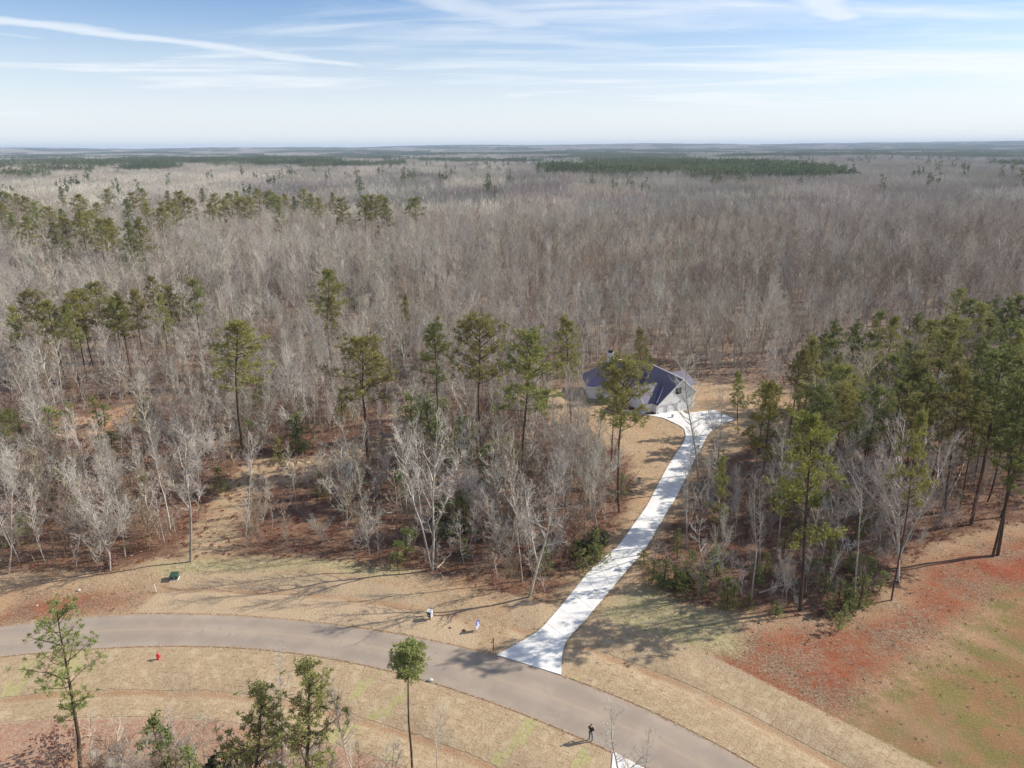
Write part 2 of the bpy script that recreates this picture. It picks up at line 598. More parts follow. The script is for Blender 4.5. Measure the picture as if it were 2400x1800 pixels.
gm, t, b = principled('ground', (0.4, 0.3, 0.2), 0.95, 0.1)
pos = N(t, 'ShaderNodeNewGeometry').outputs['Position']
nA = noise_(t, pos, 0.35, 6, 0.62)
nB = noise_(t, pos, 1.3, 6, 0.7)
nC = noise_(t, mapping_(t, pos, (1, 1, 1), (0, 0, R(25))), 5.0, 5, 0.72, 0.6)
nD = noise_(t, mapping_(t, pos, (0.6, 2.6, 1), (0, 0, R(-28))), 3.0, 5, 0.7, 0.5)
nL = noise_(t, pos, 0.09, 5, 0.6)
cen = lambda v, k: math_(t, 'MULTIPLY', math_(t, 'SUBTRACT', v, 0.5), k)
wob = math_(t, 'ADD', cen(nA, 7.0), cen(nB, 4.0))


def zmask(name, soft=1.2, jitter=1.0, off=0.0):
    v = math_(t, 'ADD', math_(t, 'ADD', gattr(t, name), off), math_(t, 'MULTIPLY', wob, jitter))
    return smooth_(t, v, -soft, soft)


straw = mix_(t, smooth_(t, nB, 0.35, 0.65), (0.455, 0.32, 0.195), (0.345, 0.23, 0.13))
straw = mix_(t, smooth_(t, nC, 0.45, 0.66), straw, (0.54, 0.40, 0.26))
straw = mix_(t, math_(t, 'MULTIPLY', smooth_(t, nC, 0.46, 0.32), 0.75), straw, (0.23, 0.155, 0.095))
straw = mix_(t, math_(t, 'MULTIPLY', smooth_(t, nL, 0.50, 0.68), 0.5), straw, (0.45, 0.26, 0.14))
# forest floor
fl = mix_(t, smooth_(t, nA, 0.36, 0.62), (0.145, 0.068, 0.045), (0.25, 0.15, 0.095))
fl = mix_(t, smooth_(t, nC, 0.52, 0.72), fl, (0.34, 0.215, 0.14))
fl = mix_(t, smooth_(t, nC, 0.47, 0.34), fl, (0.07, 0.036, 0.026))
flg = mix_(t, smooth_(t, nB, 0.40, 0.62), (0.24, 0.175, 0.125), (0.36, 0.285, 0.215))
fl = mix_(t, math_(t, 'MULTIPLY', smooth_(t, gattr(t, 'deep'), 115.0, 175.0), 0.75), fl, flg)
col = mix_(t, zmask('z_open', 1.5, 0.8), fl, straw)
# clay with litter
clay = mix_(t, smooth_(t, nB, 0.35, 0.62), (0.29, 0.080, 0.036), (0.33, 0.135, 0.072))
lit = mix_(t, smooth_(t, nC, 0.40, 0.60), (0.15, 0.085, 0.05), (0.38, 0.265, 0.18))
clit = mix_(t, smooth_(t, math_(t, 'ADD', math_(t, 'MULTIPLY', nL, 0.25), math_(t, 'ADD', math_(t, 'MULTIPLY', nA, 0.30), math_(t, 'MULTIPLY', nD, 0.45))), 0.45, 0.54), clay, lit)
col = mix_(t, zmask('z_clay', 2.5, 0.6), col, clit)
clay2 = mix_(t, smooth_(t, nD, 0.42, 0.66), (0.29, 0.055, 0.022), (0.32, 0.165, 0.095))
col = mix_(t, zmask('z_redspot', 1.5, 0.6), col, clay2)
pink = mix_(t, smooth_(t, nB, 0.35, 0.62), (0.42, 0.22, 0.14), (0.46, 0.32, 0.22))
pink = mix_(t, smooth_(t, nC, 0.46, 0.33), pink, (0.27, 0.14, 0.09))
col = mix_(t, zmask('z_pink', 0.6, 0.12), col, pink)
# field with green shoots drilled in rows
rows = math_(t, 'SINE', math_(t, 'ADD', N(t, 'ShaderNodeVectorMath', operation='DOT_PRODUCT').outputs['Value'], 0.0))
vd = [n for n in t.nodes if n.type == 'VECT_MATH'][-1]
t.links.new(pos, vd.inputs[0])
vd.inputs[1].default_value = (6.5, 15.5, 0)
fgreen = mix_(t, smooth_(t, math_(t, 'ADD', nA, math_(t, 'MULTIPLY', rows, 0.045)), 0.42, 0.58), (0.30, 0.165, 0.080), (0.215, 0.175, 0.062))
fgreen = mix_(t, math_(t, 'MULTIPLY', smooth_(t, nC, 0.50, 0.66), 0.7), fgreen, (0.35, 0.26, 0.13))
fgreen = mix_(t, math_(t, 'MULTIPLY', smooth_(t, nL, 0.54, 0.68), 0.6), fgreen, (0.36, 0.235, 0.14))
col = mix_(t, zmask('z_field', 3.0, 1.2), col, fgreen)
lg = mix_(t, smooth_(t, nB, 0.38, 0.62), (0.25, 0.23, 0.09), (0.44, 0.37, 0.22))
lg = mix_(t, smooth_(t, nC, 0.50, 0.66), lg, (0.55, 0.46, 0.30))
col = mix_(t, math_(t, 'MULTIPLY', zmask('z_lawn', 1.5, 0.5), 0.85), col, lg)
orange = mix_(t, nC, (0.36, 0.19, 0.10), (0.52, 0.34, 0.21))
col = mix_(t, zmask('z_orange', 1.2, 0.5), col, orange)
# road verges: straw mats in two bands with a rusty ditch between
for nm, ctr, wd in (('d_up', 5.0, 0.55), ('d_lo', 6.6, 0.5)):
    d = gattr(t, nm)
    dj = math_(t, 'ADD', d, cen(nB, 1.2))
    band = math_(t, 'MULTIPLY', smooth_(t, d, -0.2, 0.0), math_(t, 'SUBTRACT', 1.0, smooth_(t, dj, 10.0 if nm == 'd_up' else 9.9, 10.5 if nm == 'd_up' else 10.1)))
    if nm == 'd_up':
        band = math_(t, 'MULTIPLY', band, smooth_(t, gattr(t, 'z_mat'), -0.4, 0.4))
    matc = mix_(t, smooth_(t, nC, 0.36, 0.62), (0.40, 0.285, 0.175), (0.50, 0.375, 0.245))
    inner = math_(t, 'SUBTRACT', 1.0, smooth_(t, d, 4.5, 5.2))
    matc = mix_(t, math_(t, 'MULTIPLY', inner, 0.45), matc, (0.56, 0.42, 0.275))
    matc = mix_(t, smooth_(t, nC, 0.40, 0.28), matc, (0.26, 0.18, 0.11))
    gr = math_(t, 'MULTIPLY', math_(t, 'SUBTRACT', 1.0, smooth_(t, math_(t, 'ABSOLUTE', math_(t, 'SUBTRACT', math_(t, 'ADD', dj, cen(nA, 1.4)), ctr)), 0.05, wd * 1.4)), smooth_(t, nA, 0.30, 0.62))
    matc = mix_(t, gr, matc, (0.42, 0.255, 0.145))
    edge_line = math_(t, 'MULTIPLY', math_(t, 'SUBTRACT', 1.0, smooth_(t, d, 0.05, 0.30)), 0.8)
    matc = mix_(t, edge_line, matc, (0.26, 0.12, 0.07))
    col = mix_(t, band, col, matc)
t.links.new(col, b.inputs['Base Color'])
bp = N(t, 'ShaderNodeBump')
bp.inputs['Distance'].default_value = 0.22
hsum = math_(t, 'ADD', math_(t, 'MULTIPLY', nC, 0.7), math_(t, 'MULTIPLY', nD, 0.4))
t.links.new(hsum, bp.inputs['Height'])
t.links.new(bp.outputs[0], b.inputs['Normal'])

gme = mesh_np('ground', np.stack([gx, gy, gz], 1), gf, [gm], True)
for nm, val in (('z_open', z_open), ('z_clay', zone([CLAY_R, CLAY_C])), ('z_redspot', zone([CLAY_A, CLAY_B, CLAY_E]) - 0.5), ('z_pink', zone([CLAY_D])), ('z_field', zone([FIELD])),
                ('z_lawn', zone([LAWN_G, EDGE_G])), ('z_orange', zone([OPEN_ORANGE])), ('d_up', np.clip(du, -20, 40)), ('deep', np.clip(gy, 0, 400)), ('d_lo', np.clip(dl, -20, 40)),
                ('z_mat', np.maximum(zone([MAT_L]), np.clip((gx - G(1100, 1430)[0]), -20, 20)))):
    at = gme.attributes.new(nm, 'FLOAT', 'POINT')
    at.data.foreach_set('value', np.asarray(val, np.float32))
ground = link('ground', gme)
tag(ground, 'straw, red clay and leaf litter ground reaching to the horizon', kind='structure')

# ------------------------------------------------------------------ road
rx = np.concatenate([np.linspace(-260, ROAD_LO[0, 0], 20, endpoint=False), np.linspace(ROAD_LO[0, 0], 30, 110)])
am, t, b = principled('asphalt', (0.23, 0.205, 0.185), 0.9, 0.25)
pos = N(t, 'ShaderNodeNewGeometry').outputs['Position']
uv = N(t, 'ShaderNodeAttribute')
uv.attribute_name = 'across'
ac = math_(t, 'ADD', uv.outputs['Fac'], math_(t, 'MULTIPLY', math_(t, 'SUBTRACT', noise_(t, pos, 0.5, 4), 0.5), 0.05))
f1 = noise_(t, pos, 0.25, 5, 0.6)
f2 = noise_(t, pos, 9.0, 4, 0.8)
c = mix_(t, smooth_(t, f1, 0.35, 0.65), (0.305, 0.246, 0.194), (0.36, 0.294, 0.232))
c = mix_(t, math_(t, 'MULTIPLY', smooth_(t, f2, 0.5, 0.75), 0.25), c, (0.44, 0.40, 0.36))
line = math_(t, 'SUBTRACT', 1.0, smooth_(t, math_(t, 'ABSOLUTE', math_(t, 'SUBTRACT', ac, 0.5)), 0.008, 0.07))
c = mix_(t, math_(t, 'MULTIPLY', line, 0.40), c, (0.42, 0.315, 0.22))
for w0 in (0.24, 0.76):
    tl = math_(t, 'SUBTRACT', 1.0, smooth_(t, math_(t, 'ABSOLUTE', math_(t, 'SUBTRACT', ac, w0)), 0.03, 0.16))
    c = mix_(t, math_(t, 'MULTIPLY', tl, 0.25), c, (0.225, 0.185, 0.152))
vr = N(t, 'ShaderNodeTexVoronoi', feature='DISTANCE_TO_EDGE')
vr.inputs['Scale'].default_value = 0.16
wv = N(t, 'ShaderNodeVectorMath', operation='ADD')
t.links.new(pos, wv.inputs[0])
nv = N(t, 'ShaderNodeTexNoise')
nv.inputs['Scale'].default_value = 0.7
t.links.new(pos, nv.inputs['Vector'])
sc_v = N(t, 'ShaderNodeVectorMath', operation='SCALE')
sc_v.inputs['Scale'].default_value = 2.5
t.links.new(nv.outputs['Color'], sc_v.inputs[0])
t.links.new(sc_v.outputs[0], wv.inputs[1])
t.links.new(wv.outputs[0], vr.inputs['Vector'])
crk = math_(t, 'SUBTRACT', 1.0, smooth_(t, vr.outputs['Distance'], 0.002, 0.010))
c = mix_(t, math_(t, 'MULTIPLY', math_(t, 'MULTIPLY', crk, smooth_(t, f1, 0.45, 0.6)), 0.35), c, (0.16, 0.135, 0.115))
dst = smooth_(t, noise_(t, pos, 0.12, 6, 0.7), 0.52, 0.72)
c = mix_(t, math_(t, 'MULTIPLY', dst, 0.35), c, (0.45, 0.36, 0.27))
ed = smooth_(t, math_(t, 'ABSOLUTE', math_(t, 'SUBTRACT', ac, 0.5)), 0.44, 0.5)
c = mix_(t, math_(t, 'MULTIPLY', ed, 0.5), c, (0.40, 0.27, 0.19))
t.links.new(c, b.inputs['Base Color'])
bp = N(t, 'ShaderNodeBump')
bp.inputs['Distance'].default_value = 0.01
t.links.new(f2, bp.inputs['Height'])
t.links.new(bp.outputs[0], b.inputs['Normal'])
NW = 9
# cross lines: perpendicular-ish pairs between the edges
lo = np.stack([rx, road_lo(rx)], 1)
tan = np.gradient(lo, axis=0)
tan /= np.linalg.norm(tan, axis=1)[:, None]
nor = np.stack([-tan[:, 1], tan[:, 0]], 1)
up = []
for p, n_ in zip(lo, nor):
    a_, b_ = 0.0, 14.0
    for _ in range(40):
        m_ = (a_ + b_) / 2
        q = p + n_ * m_
        if q[1] < road_up(q[0]):
            a_ = m_
        else:
            b_ = m_
    up.append(p + n_ * a_)
up = np.array(up)
u = np.linspace(0, 1, NW)
rp = lo[:, None, :] * (1 - u)[None, :, None] + up[:, None, :] * u[None, :, None]
crown = 0.02 + 0.07 * (1 - (2 * u - 1) ** 2)
rz = np.broadcast_to(crown, rp.shape[:2])
rv = np.concatenate([rp, rz[..., None]], 2).reshape(-1, 3)
sk = rv.reshape(len(rx), NW, 3)
ii, jj = np.meshgrid(np.arange(NW - 1), np.arange(len(rx) - 1))
a0 = (jj * NW + ii).ravel()
rf = np.stack([a0, a0 + NW, a0 + NW + 1, a0 + 1], 1)
# side faces down into the ground
low = sk[:, [0, -1], :].copy()
low[:, :, 2] = -0.15
base = len(rv)
rv = np.vstack([rv, low.reshape(-1, 3)])
L = len(rx)
j = np.arange(L - 1)
sideA = np.stack([base + 2 * j, base + 2 * (j + 1), (j + 1) * NW, j * NW], 1)
sideB = np.stack([j * NW + NW - 1, (j + 1) * NW + NW - 1, base + 2 * (j + 1) + 1, base + 2 * j + 1], 1)
rme = mesh_np('road', rv, np.vstack([rf, sideA, sideB]), [am], False)
at = rme.attributes.new('across', 'FLOAT', 'POINT')
at.data.foreach_set('value', np.concatenate([np.tile(u, L), np.tile([0, 1], L)]).astype(np.float32))
road = link('road', rme)
tag(road, 'curving grey asphalt road without kerbs', kind='structure')

# ------------------------------------------------------------------ concrete drive
M['concrete'] = mottled('concrete', (0.76, 0.74, 0.705), (0.67, 0.645, 0.605), 0.8, 0.85, 0.3, c3=(0.79, 0.775, 0.745))
M['joint'] = mottled('joint', (0.30, 0.27, 0.23), (0.25, 0.22, 0.19), 5.0, 0.95, 0.1)
EXTRA = GP([(1478, 927), (1468, 920), (1432, 903), (1412, 897), (1400, 884), (1472, 884), (1498, 880), (1481, 893), (1543, 886), (1589, 906), (1541, 925)])
drv = MB()
outline = [tuple(p) for p in np.vstack([DL, EXTRA[:5], GP([(1498, 879), (1481, 893)]), EXTRA[8:], DR[::-1]])]
from mathutils.geometry import tessellate_polygon


def poly_sheet(pts, z):
    tri = tessellate_polygon([[Vector((p[0], p[1], 0)) for p in pts]])
    return [(p[0], p[1], z) for p in pts], [tuple(q) for q in tri]


vs, fs = poly_sheet(outline, 0.015)
drive = MB().add(vs, fs).build('driveway', M['joint'])
tag(drive, 'pale concrete driveway flaring from the road up to the garage', kind='structure')


def slab(pts, z0=-0.12, z1=0.075):
    pts = [Vector((p[0], p[1])) for p in pts]
    # shrink slightly towards the centre for the joint
    area = sum(pts[i].x * pts[(i + 1) % len(pts)].y - pts[(i + 1) % len(pts)].x * pts[i].y for i in range(len(pts)))
    if area < 0:
        pts = pts[::-1]
    n = len(pts)
    o = []
    for i in range(n):
        a, b_, c_ = pts[i - 1], pts[i], pts[(i + 1) % n]
        d1 = (b_ - a).normalized()
        d2 = (c_ - b_).normalized()
        n1_, n2_ = Vector((-d1.y, d1.x)), Vector((-d2.y, d2.x))
        k = (n1_ + n2_)
        k = k / max(k.dot(n1_), 0.35) if k.length > 1e-6 else n1_
        o.append(b_ + k * 0.018)
    m = MB()
    vs, fs = poly_sheet(o, z1)
    m.add(vs, fs)
    vv = [(p.x, p.y, z) for z in (z0, z1) for p in o]
    m.add(vv, [(i, (i + 1) % n, n + (i + 1) % n, n + i) for i in range(n)])
    return m.build('concrete_slab', M['concrete'], drive)


def stations(P, k=4):
    Q = np.vstack([2 * P[0] - P[1], P, 2 * P[-1] - P[-2]])
    o = []
    for i in range(1, len(Q) - 2):
        for tt in np.linspace(0, 1, k, endpoint=False):
            a, b_, c_, d = Q[i - 1], Q[i], Q[i + 1], Q[i + 2]
            o.append(0.5 * ((2 * b_) + (c_ - a) * tt + (2 * a - 5 * b_ + 4 * c_ - d) * tt * tt + (3 * b_ - a - 3 * c_ + d) * tt ** 3))
    o.append(P[-1])
    return np.array(o)


eL, eR = stations(DL, 8), stations(DR, 8)
mid = (eL + eR) / 2
s = np.concatenate([[0], np.cumsum(np.hypot(*np.diff(mid, axis=0).T))])
cuts = np.linspace(0, s[-1], 23)
def interp_e(E, q):
    return np.array([np.interp(q, s, E[:, 0]), np.interp(q, s, E[:, 1])])
for i in range(22):
    qs = np.linspace(cuts[i], cuts[i + 1], 5)
    left = [interp_e(eL, q) for q in qs]
    right = [interp_e(eR, q) for q in qs]
    if i < 2:   # the flare is one pour split along its middle
        midp = [(a_ + b_) / 2 for a_, b_ in zip(left, right)]
        slab(left + midp[::-1])
        slab(midp + right[::-1])
    else:
        slab(left + right[::-1])
Pg = lambda *a: np.array(G(*a))
slab([eL[-1], Pg(1478, 927), Pg(1468, 920), Pg(1455, 913.5), Pg(1520, 912), Pg(1535, 932), eR[-1]])
slab([Pg(1455, 913.5), Pg(1432, 903), Pg(1412, 897), Pg(1400, 886), Pg(1452, 883), Pg(1495, 897), Pg(1520, 912)])
slab([Pg(1452, 883), Pg(1498, 877), Pg(1498, 881), Pg(1473, 887), Pg(1481, 893), Pg(1495, 897)])
slab([Pg(1495, 897), Pg(1481, 893), Pg(1543, 886), Pg(1565, 895), Pg(1520, 912)])
slab([Pg(1520, 912), Pg(1565, 895), Pg(1589, 906), Pg(1563, 915), Pg(1541, 925), Pg(1535, 932)])

# second drive on the near side of the road
a2 = MB()
apr = [Pg(1324, 1624), Pg(1356, 1641), Pg(1392, 1660), Pg(1470, 1705), Pg(1440, 1760), Pg(1322, 1760), Pg(1321, 1660)]
vs, fs = poly_sheet(apr, 0.07)
n = len(apr)
a2.add(vs, fs).add([(p[0], p[1], z) for z in (-0.12, 0.07) for p in apr], [(i, (i + 1) % n, n + (i + 1) % n, n + i) for i in range(n)])
o = a2.build('driveway_apron', M['concrete'])
tag(o, 'white concrete drive mouth on the near side of the road', kind='structure')
near_ap = np.array(apr)

# ------------------------------------------------------------------ sod laid beside the road
M['sod'] = mottled('sod', (0.445, 0.33, 0.205), (0.335, 0.24, 0.145), 5.0, 0.95, 0.1, bump=0.08, c3=(0.47, 0.365, 0.235))
M['sod_green'] = mottled('sod_green', (0.33, 0.30, 0.12), (0.42, 0.345, 0.20), 3.0, 0.95, 0.1, bump=0.04)


def curve_frame(fn, x0, x1, n=1500):
    X = np.linspace(x0, x1, n)
    P = np.stack([X, fn(X)], 1)
    s_ = np.concatenate([[0], np.cumsum(np.hypot(*np.diff(P, axis=0).T))])
    T = np.gradient(P, axis=0)
    T /= np.linalg.norm(T, axis=1)[:, None]
    return P, s_, T


pieces = []
for (fn, x0, x1, sgn, bands) in ((road_lo, -62, 16, -1, ((0.15, 6.1), (7.0, 9.8))), (road_up, G(1216, 1459)[0] + 0.2, 32, 1, ((0.15, 4.4), (5.6, 9.6)))):
    P, s_, T = curve_frame(fn, x0, x1)
    for (b0, b1) in bands:
        q = 0.0
        ci_ = 0
        while q < s_[-1] - 1.3:
            l_ = 0.64 + rng.uniform(-0.03, 0.03)
            v0 = b0 - (0.66 if ci_ % 2 else 0.0) - rng.uniform(0, 0.12)
            ci_ += 1
            while v0 < b1:
                v1_ = v0 + 1.30 + rng.uniform(-0.05, 0.05)
                g_ = 0.010
                cc = []
                va, vb = max(v0, b0) + g_, min(v1_, b1) - g_
                v0 = v1_
                if vb - va < 0.15:
                    continue
                for (qq, vv_) in ((q + g_, va), (q + l_ - g_, va), (q + l_ - g_, vb), (q + g_, vb)):
                    px0 = np.interp(qq, s_, P[:, 0]); py0 = np.interp(qq, s_, P[:, 1])
                    tx = np.interp(qq, s_, T[:, 0]); ty = np.interp(qq, s_, T[:, 1])
                    cc.append((px0 - ty * vv_ * sgn + rng.uniform(-.02, .02), py0 + tx * vv_ * sgn + rng.uniform(-.02, .02)))
                c0 = np.mean(cc, 0)
                if sdist(near_ap, [c0[0]], [c0[1]])[0] > -0.8 or sdist(DRIVE_POLY, [c0[0]], [c0[1]])[0] > -0.9:
                    continue
                pieces.append((cc, c0))
            q += l_
# ground height under the verges (bilinear on the sheet)
GZ = gz.reshape(GX.shape)


def gh(x, y):
    i = np.clip(np.searchsorted(xs, x) - 1, 0, nx - 2)
    j_ = np.clip(np.searchsorted(ys, y) - 1, 0, ny - 2)
    fx = (x - xs[i]) / (xs[i + 1] - xs[i])
    fy = (y - ys[j_]) / (ys[j_ + 1] - ys[j_])
    return (GZ[j_, i] * (1 - fx) * (1 - fy) + GZ[j_, i + 1] * fx * (1 - fy) + GZ[j_ + 1, i] * (1 - fx) * fy + GZ[j_ + 1, i + 1] * fx * fy)


GREEN_ROWS = [((880, 1500), (700, 1600), 1.0), ((840, 1440), (760, 1500), 0.8), ((1330, 1560), (1240, 1659), 0.7), ((1150, 1560), (1080, 1640), 0.8), ((60, 1440), (0, 1520), 1.3), ((170, 1420), (120, 1480), 1.0)]


def in_green(c0):
    for a_, b_, w_ in GREEN_ROWS:
        A, B = Pg(*a_), Pg(*b_)
        d_ = B - A
        tt = np.clip(np.dot(c0 - A, d_) / np.dot(d_, d_), 0, 1)
        if np.hypot(*(c0 - A - tt * d_)) < w_ * 0.7 and rng.random() < 0.8:
            return True
    return rng.random() < 0.002


pieces.sort(key=lambda p: p[1][0] ** 2 + (p[1][1]) ** 2)
vis = []
for p in pieces:
    v = CR3.transposed() @ (Vector((p[1][0], p[1][1], 0)) - Vector((0, 0, H_CAM)))
    ok = abs(v.x / -v.z) < 0.72 and abs(v.y / -v.z) < 0.54
    vis.append(ok)
sod_root = empty('sod_verge', (0, 0, 0))
tag(sod_root, 'dormant tan turf laid in pieces along the road verges', kind='structure')


def sod_geo(cc, c0, green):
    vv = [(p[0] - c0[0], p[1] - c0[1], gh(p[0], p[1]) - 0.03) for p in cc] + [(p[0] - c0[0], p[1] - c0[1], gh(p[0], p[1]) + 0.02 + rng.uniform(0, 0.012)) for p in cc]
    ff = [(4, 5, 6, 7)] + [(i, (i + 1) % 4, 4 + (i + 1) % 4, 4 + i) for i in range(4)]
    return vv, ff


cnt = 0
restv, restf, restm = [], [], []
for p, ok in zip(pieces, vis):
    cc, c0 = p
    # corners counter-clockwise
    ar = sum(cc[i][0] * cc[(i + 1) % 4][1] - cc[(i + 1) % 4][0] * cc[i][1] for i in range(4))
    if ar < 0:
        cc = cc[::-1]
    green = in_green(c0)
    vv, ff = sod_geo(cc, c0, green)
    if ok and cnt < 300:
        me = bpy.data.meshes.new('sod_piece')
        me.from_pydata(vv, [], ff)
        me.materials.append(M['sod_green'] if green else M['sod'])
        link('sod_piece', me, sod_root, (c0[0], c0[1], 0))
        cnt += 1
    else:
        b0 = len(restv)
        restv += [(q[0] + c0[0], q[1] + c0[1], q[2]) for q in vv]
        restf += [tuple(i + b0 for i in q) for q in ff]
        restm += [1 if green else 0] * len(ff)
me = mesh_np('sod_pieces', restv, np.array(restf), [M['sod'], M['sod_green']], False, restm)
o = link('sod_further_off', me, sod_root)
tag(o, kind='stuff')

# ------------------------------------------------------------------ tree geometry
def tubes_np(seg, sides):
    """seg (n,8): x0 y0 z0 r0 x1 y1 z1 r1 -> vertices, quads"""
    seg = np.asarray(seg, float)
    p0, r0, p1, r1 = seg[:, 0:3], seg[:, 3], seg[:, 4:7], seg[:, 7]
    d = p1 - p0
    d /= np.linalg.norm(d, axis=1)[:, None] + 1e-9
    ref = np.where(np.abs(d[:, 2:3]) < 0.9, np.array([[0, 0, 1.0]]), np.array([[1.0, 0, 0]]))
    u_ = np.cross(d, ref)
    u_ /= np.linalg.norm(u_, axis=1)[:, None] + 1e-9
    w_ = np.cross(d, u_)
    a_ = np.arange(sides) * 2 * math.pi / sides
    ring = u_[:, None, :] * np.cos(a_)[None, :, None] + w_[:, None, :] * np.sin(a_)[None, :, None]
    v = np.concatenate([p0[:, None, :] + ring * r0[:, None, None], p1[:, None, :] + ring * r1[:, None, None]], 1)
    n_ = len(seg)
    b_ = (np.arange(n_) * 2 * sides)[:, None]
    k_ = np.arange(sides)[None, :]
    f = np.stack([b_ + k_, b_ + (k_ + 1) % sides, b_ + sides + (k_ + 1) % sides, b_ + sides + k_], -1).reshape(-1, 4)
    return v.reshape(-1, 3), f


def spikes_np(seg):
    """three-sided cones for the finest twigs: seg (n,7): base, tip, r"""
    seg = np.asarray(seg, float)
    p0, p1, r_ = seg[:, 0:3], seg[:, 3:6], seg[:, 6]
    d = p1 - p0
    d /= np.linalg.norm(d, axis=1)[:, None] + 1e-9
    ref = np.where(np.abs(d[:, 2:3]) < 0.9, np.array([[0, 0, 1.0]]), np.array([[1.0, 0, 0]]))
    u_ = np.cross(d, ref)
    u_ /= np.linalg.norm(u_, axis=1)[:, None] + 1e-9
    w_ = np.cross(d, u_)
    a_ = np.arange(3) * 2 * math.pi / 3
    ring = u_[:, None, :] * np.cos(a_)[None, :, None] + w_[:, None, :] * np.sin(a_)[None, :, None]
    v = np.concatenate([p0[:, None, :] + ring * r_[:, None, None], p1[:, None, :]], 1)
    b_ = (np.arange(len(seg)) * 4)[:, None]
    k_ = np.arange(3)[None, :]
    f = np.stack([b_ + k_, b_ + (k_ + 1) % 3, b_ + 3 + 0 * k_], -1).reshape(-1, 3)
    return v.reshape(-1, 3), f


def unit(v):
    return v / (np.linalg.norm(v) + 1e-9)


def trunk_line(r, h, bend, n_, r0, r1, fork=False):
    p = np.array([0, 0, -0.3])
    pts = [p]
    rad = [r0 * 1.15]
    dx, dy = r.normal(0, bend, 2)
    for i in range(n_):
        dx += r.normal(0, bend * 0.6)
        dy += r.normal(0, bend * 0.6)
        dx *= 0.8
        dy *= 0.8
        p = p + np.array([dx, dy, (h + 0.3) / n_])
        pts.append(p)
        tt = (i + 1) / n_
        rad.append(r0 * (1 - tt) ** 0.8 + r1)
    return np.array(pts), np.array(rad)


def at_line(pts, rad, t_):
    q = t_ * (len(pts) - 1)
    i = min(int(q), len(pts) - 2)
    f = q - i
    return pts[i] * (1 - f) + pts[i + 1] * f, rad[i] * (1 - f) + rad[i + 1] * f


def bare_tree(seed, h=15.0, r0=0.16, start=0.35, spread=0.30, limbs=26, subs=5, twigs=6, bend=0.12, up=0.9, twig_r=0.011, forks=0):
    """returns trunk tubes and crown tubes / spikes of a leafless hardwood"""
    r = np.random.default_rng(seed)
    tp, tr = trunk_line(r, h, bend, 9, r0, 0.015)
    trunk = [[*tp[i], tr[i], *tp[i + 1], tr[i + 1]] for i in range(len(tp) - 1)]
    leaders = [(tp, tr, 1.0)]
    for k in range(forks):
        t_ = r.uniform(0.15, 0.42)
        p, q = at_line(tp, tr, t_)
        az = r.uniform(0, 2 * math.pi)
        pts, rad = [p], [q * 0.75]
        d = unit(np.array([math.cos(az) * 0.55, math.sin(az) * 0.55, 1.0]))
        ln = h * (1 - t_) * r.uniform(0.8, 1.0)
        for i in range(6):
            d = unit(d + np.array([0, 0, 0.06]) + r.normal(0, 0.06, 3))
            p = p + d * ln / 6
            pts.append(p)
            rad.append(q * 0.75 * (1 - (i + 1) / 6) ** 0.8 + 0.012)
        pts, rad = np.array(pts), np.array(rad)
        trunk += [[*pts[i], rad[i], *pts[i + 1], rad[i + 1]] for i in range(len(pts) - 1)]
        leaders.append((pts, rad, 0.7))
    br, tw = [], []
    for (lp, lr, sc) in leaders:
        nl = int(limbs * sc)
        for k in range(nl):
            t_ = start + (1 - start) * ((k + r.random()) / nl) ** 0.9
            if sc < 1:
                t_ = 0.25 + 0.75 * (k + r.random()) / nl
            p, q = at_line(lp, lr, min(t_, 0.985))
            az = r.uniform(0, 2 * math.pi)
            rel = (t_ - start) / (1 - start + 1e-6)
            ln = h * spread * (0.45 + 0.75 * math.sin(math.pi * min(max(rel, 0), 1) ** 0.75 * 0.9 + 0.25)) * r.uniform(0.6, 1.15) * sc
            ln = max(ln, 0.8)
            el = r.uniform(0.35, 0.9) * up
            d = unit(np.array([math.cos(az), math.sin(az), el * 1.3]))
            rr = min(q * 0.62, 0.018 + ln * 0.015)
            nseg = 4
            pp = p
            for i in range(nseg):
                d = unit(d + np.array([0, 0, 0.16 * up]) + r.normal(0, 0.13, 3))
                p2 = pp + d * ln / nseg
                ra, rb = rr * (1 - i / nseg) + 0.008, rr * (1 - (i + 1) / nseg) + 0.008
                br.append([*pp, ra, *p2, rb])
                ns = subs if i > 0 else max(subs // 2, 1)
                for j_ in range(int(round(ns / 1.6))):
                    f = r.random()
                    o_ = pp * (1 - f) + p2 * f
                    sd_ = unit(d * 0.8 + r.normal(0, 0.75, 3) + np.array([0, 0, 0.35 * up]))
                    sl = ln * r.uniform(0.18, 0.40)
                    m_ = o_ + sd_ * sl * 0.55
                    sd2 = unit(sd_ + r.normal(0, 0.25, 3) + np.array([0, 0, 0.2]))
                    e_ = m_ + sd2 * sl * 0.5
                    tw.append([*o_, *m_, 0.019 + 0.003 * sl])
                    tw.append([*m_, *e_, 0.013])
                    for q_ in range(max(2, twigs - 3) if h > 10 else twigs):
                        g_ = r.random()
                        b_ = o_ * (1 - g_) + m_ * g_ if q_ % 2 else m_ * (1 - g_) + e_ * g_
                        td = unit((sd_ + sd2) * 0.5 + r.normal(0, 0.7, 3) + np.array([0, 0, 0.3]))
                        tw.append([*b_, *(b_ + td * r.uniform(0.35, 0.95) * (0.5 + ln * 0.12)), twig_r])
                pp = p2
    return trunk, br, tw


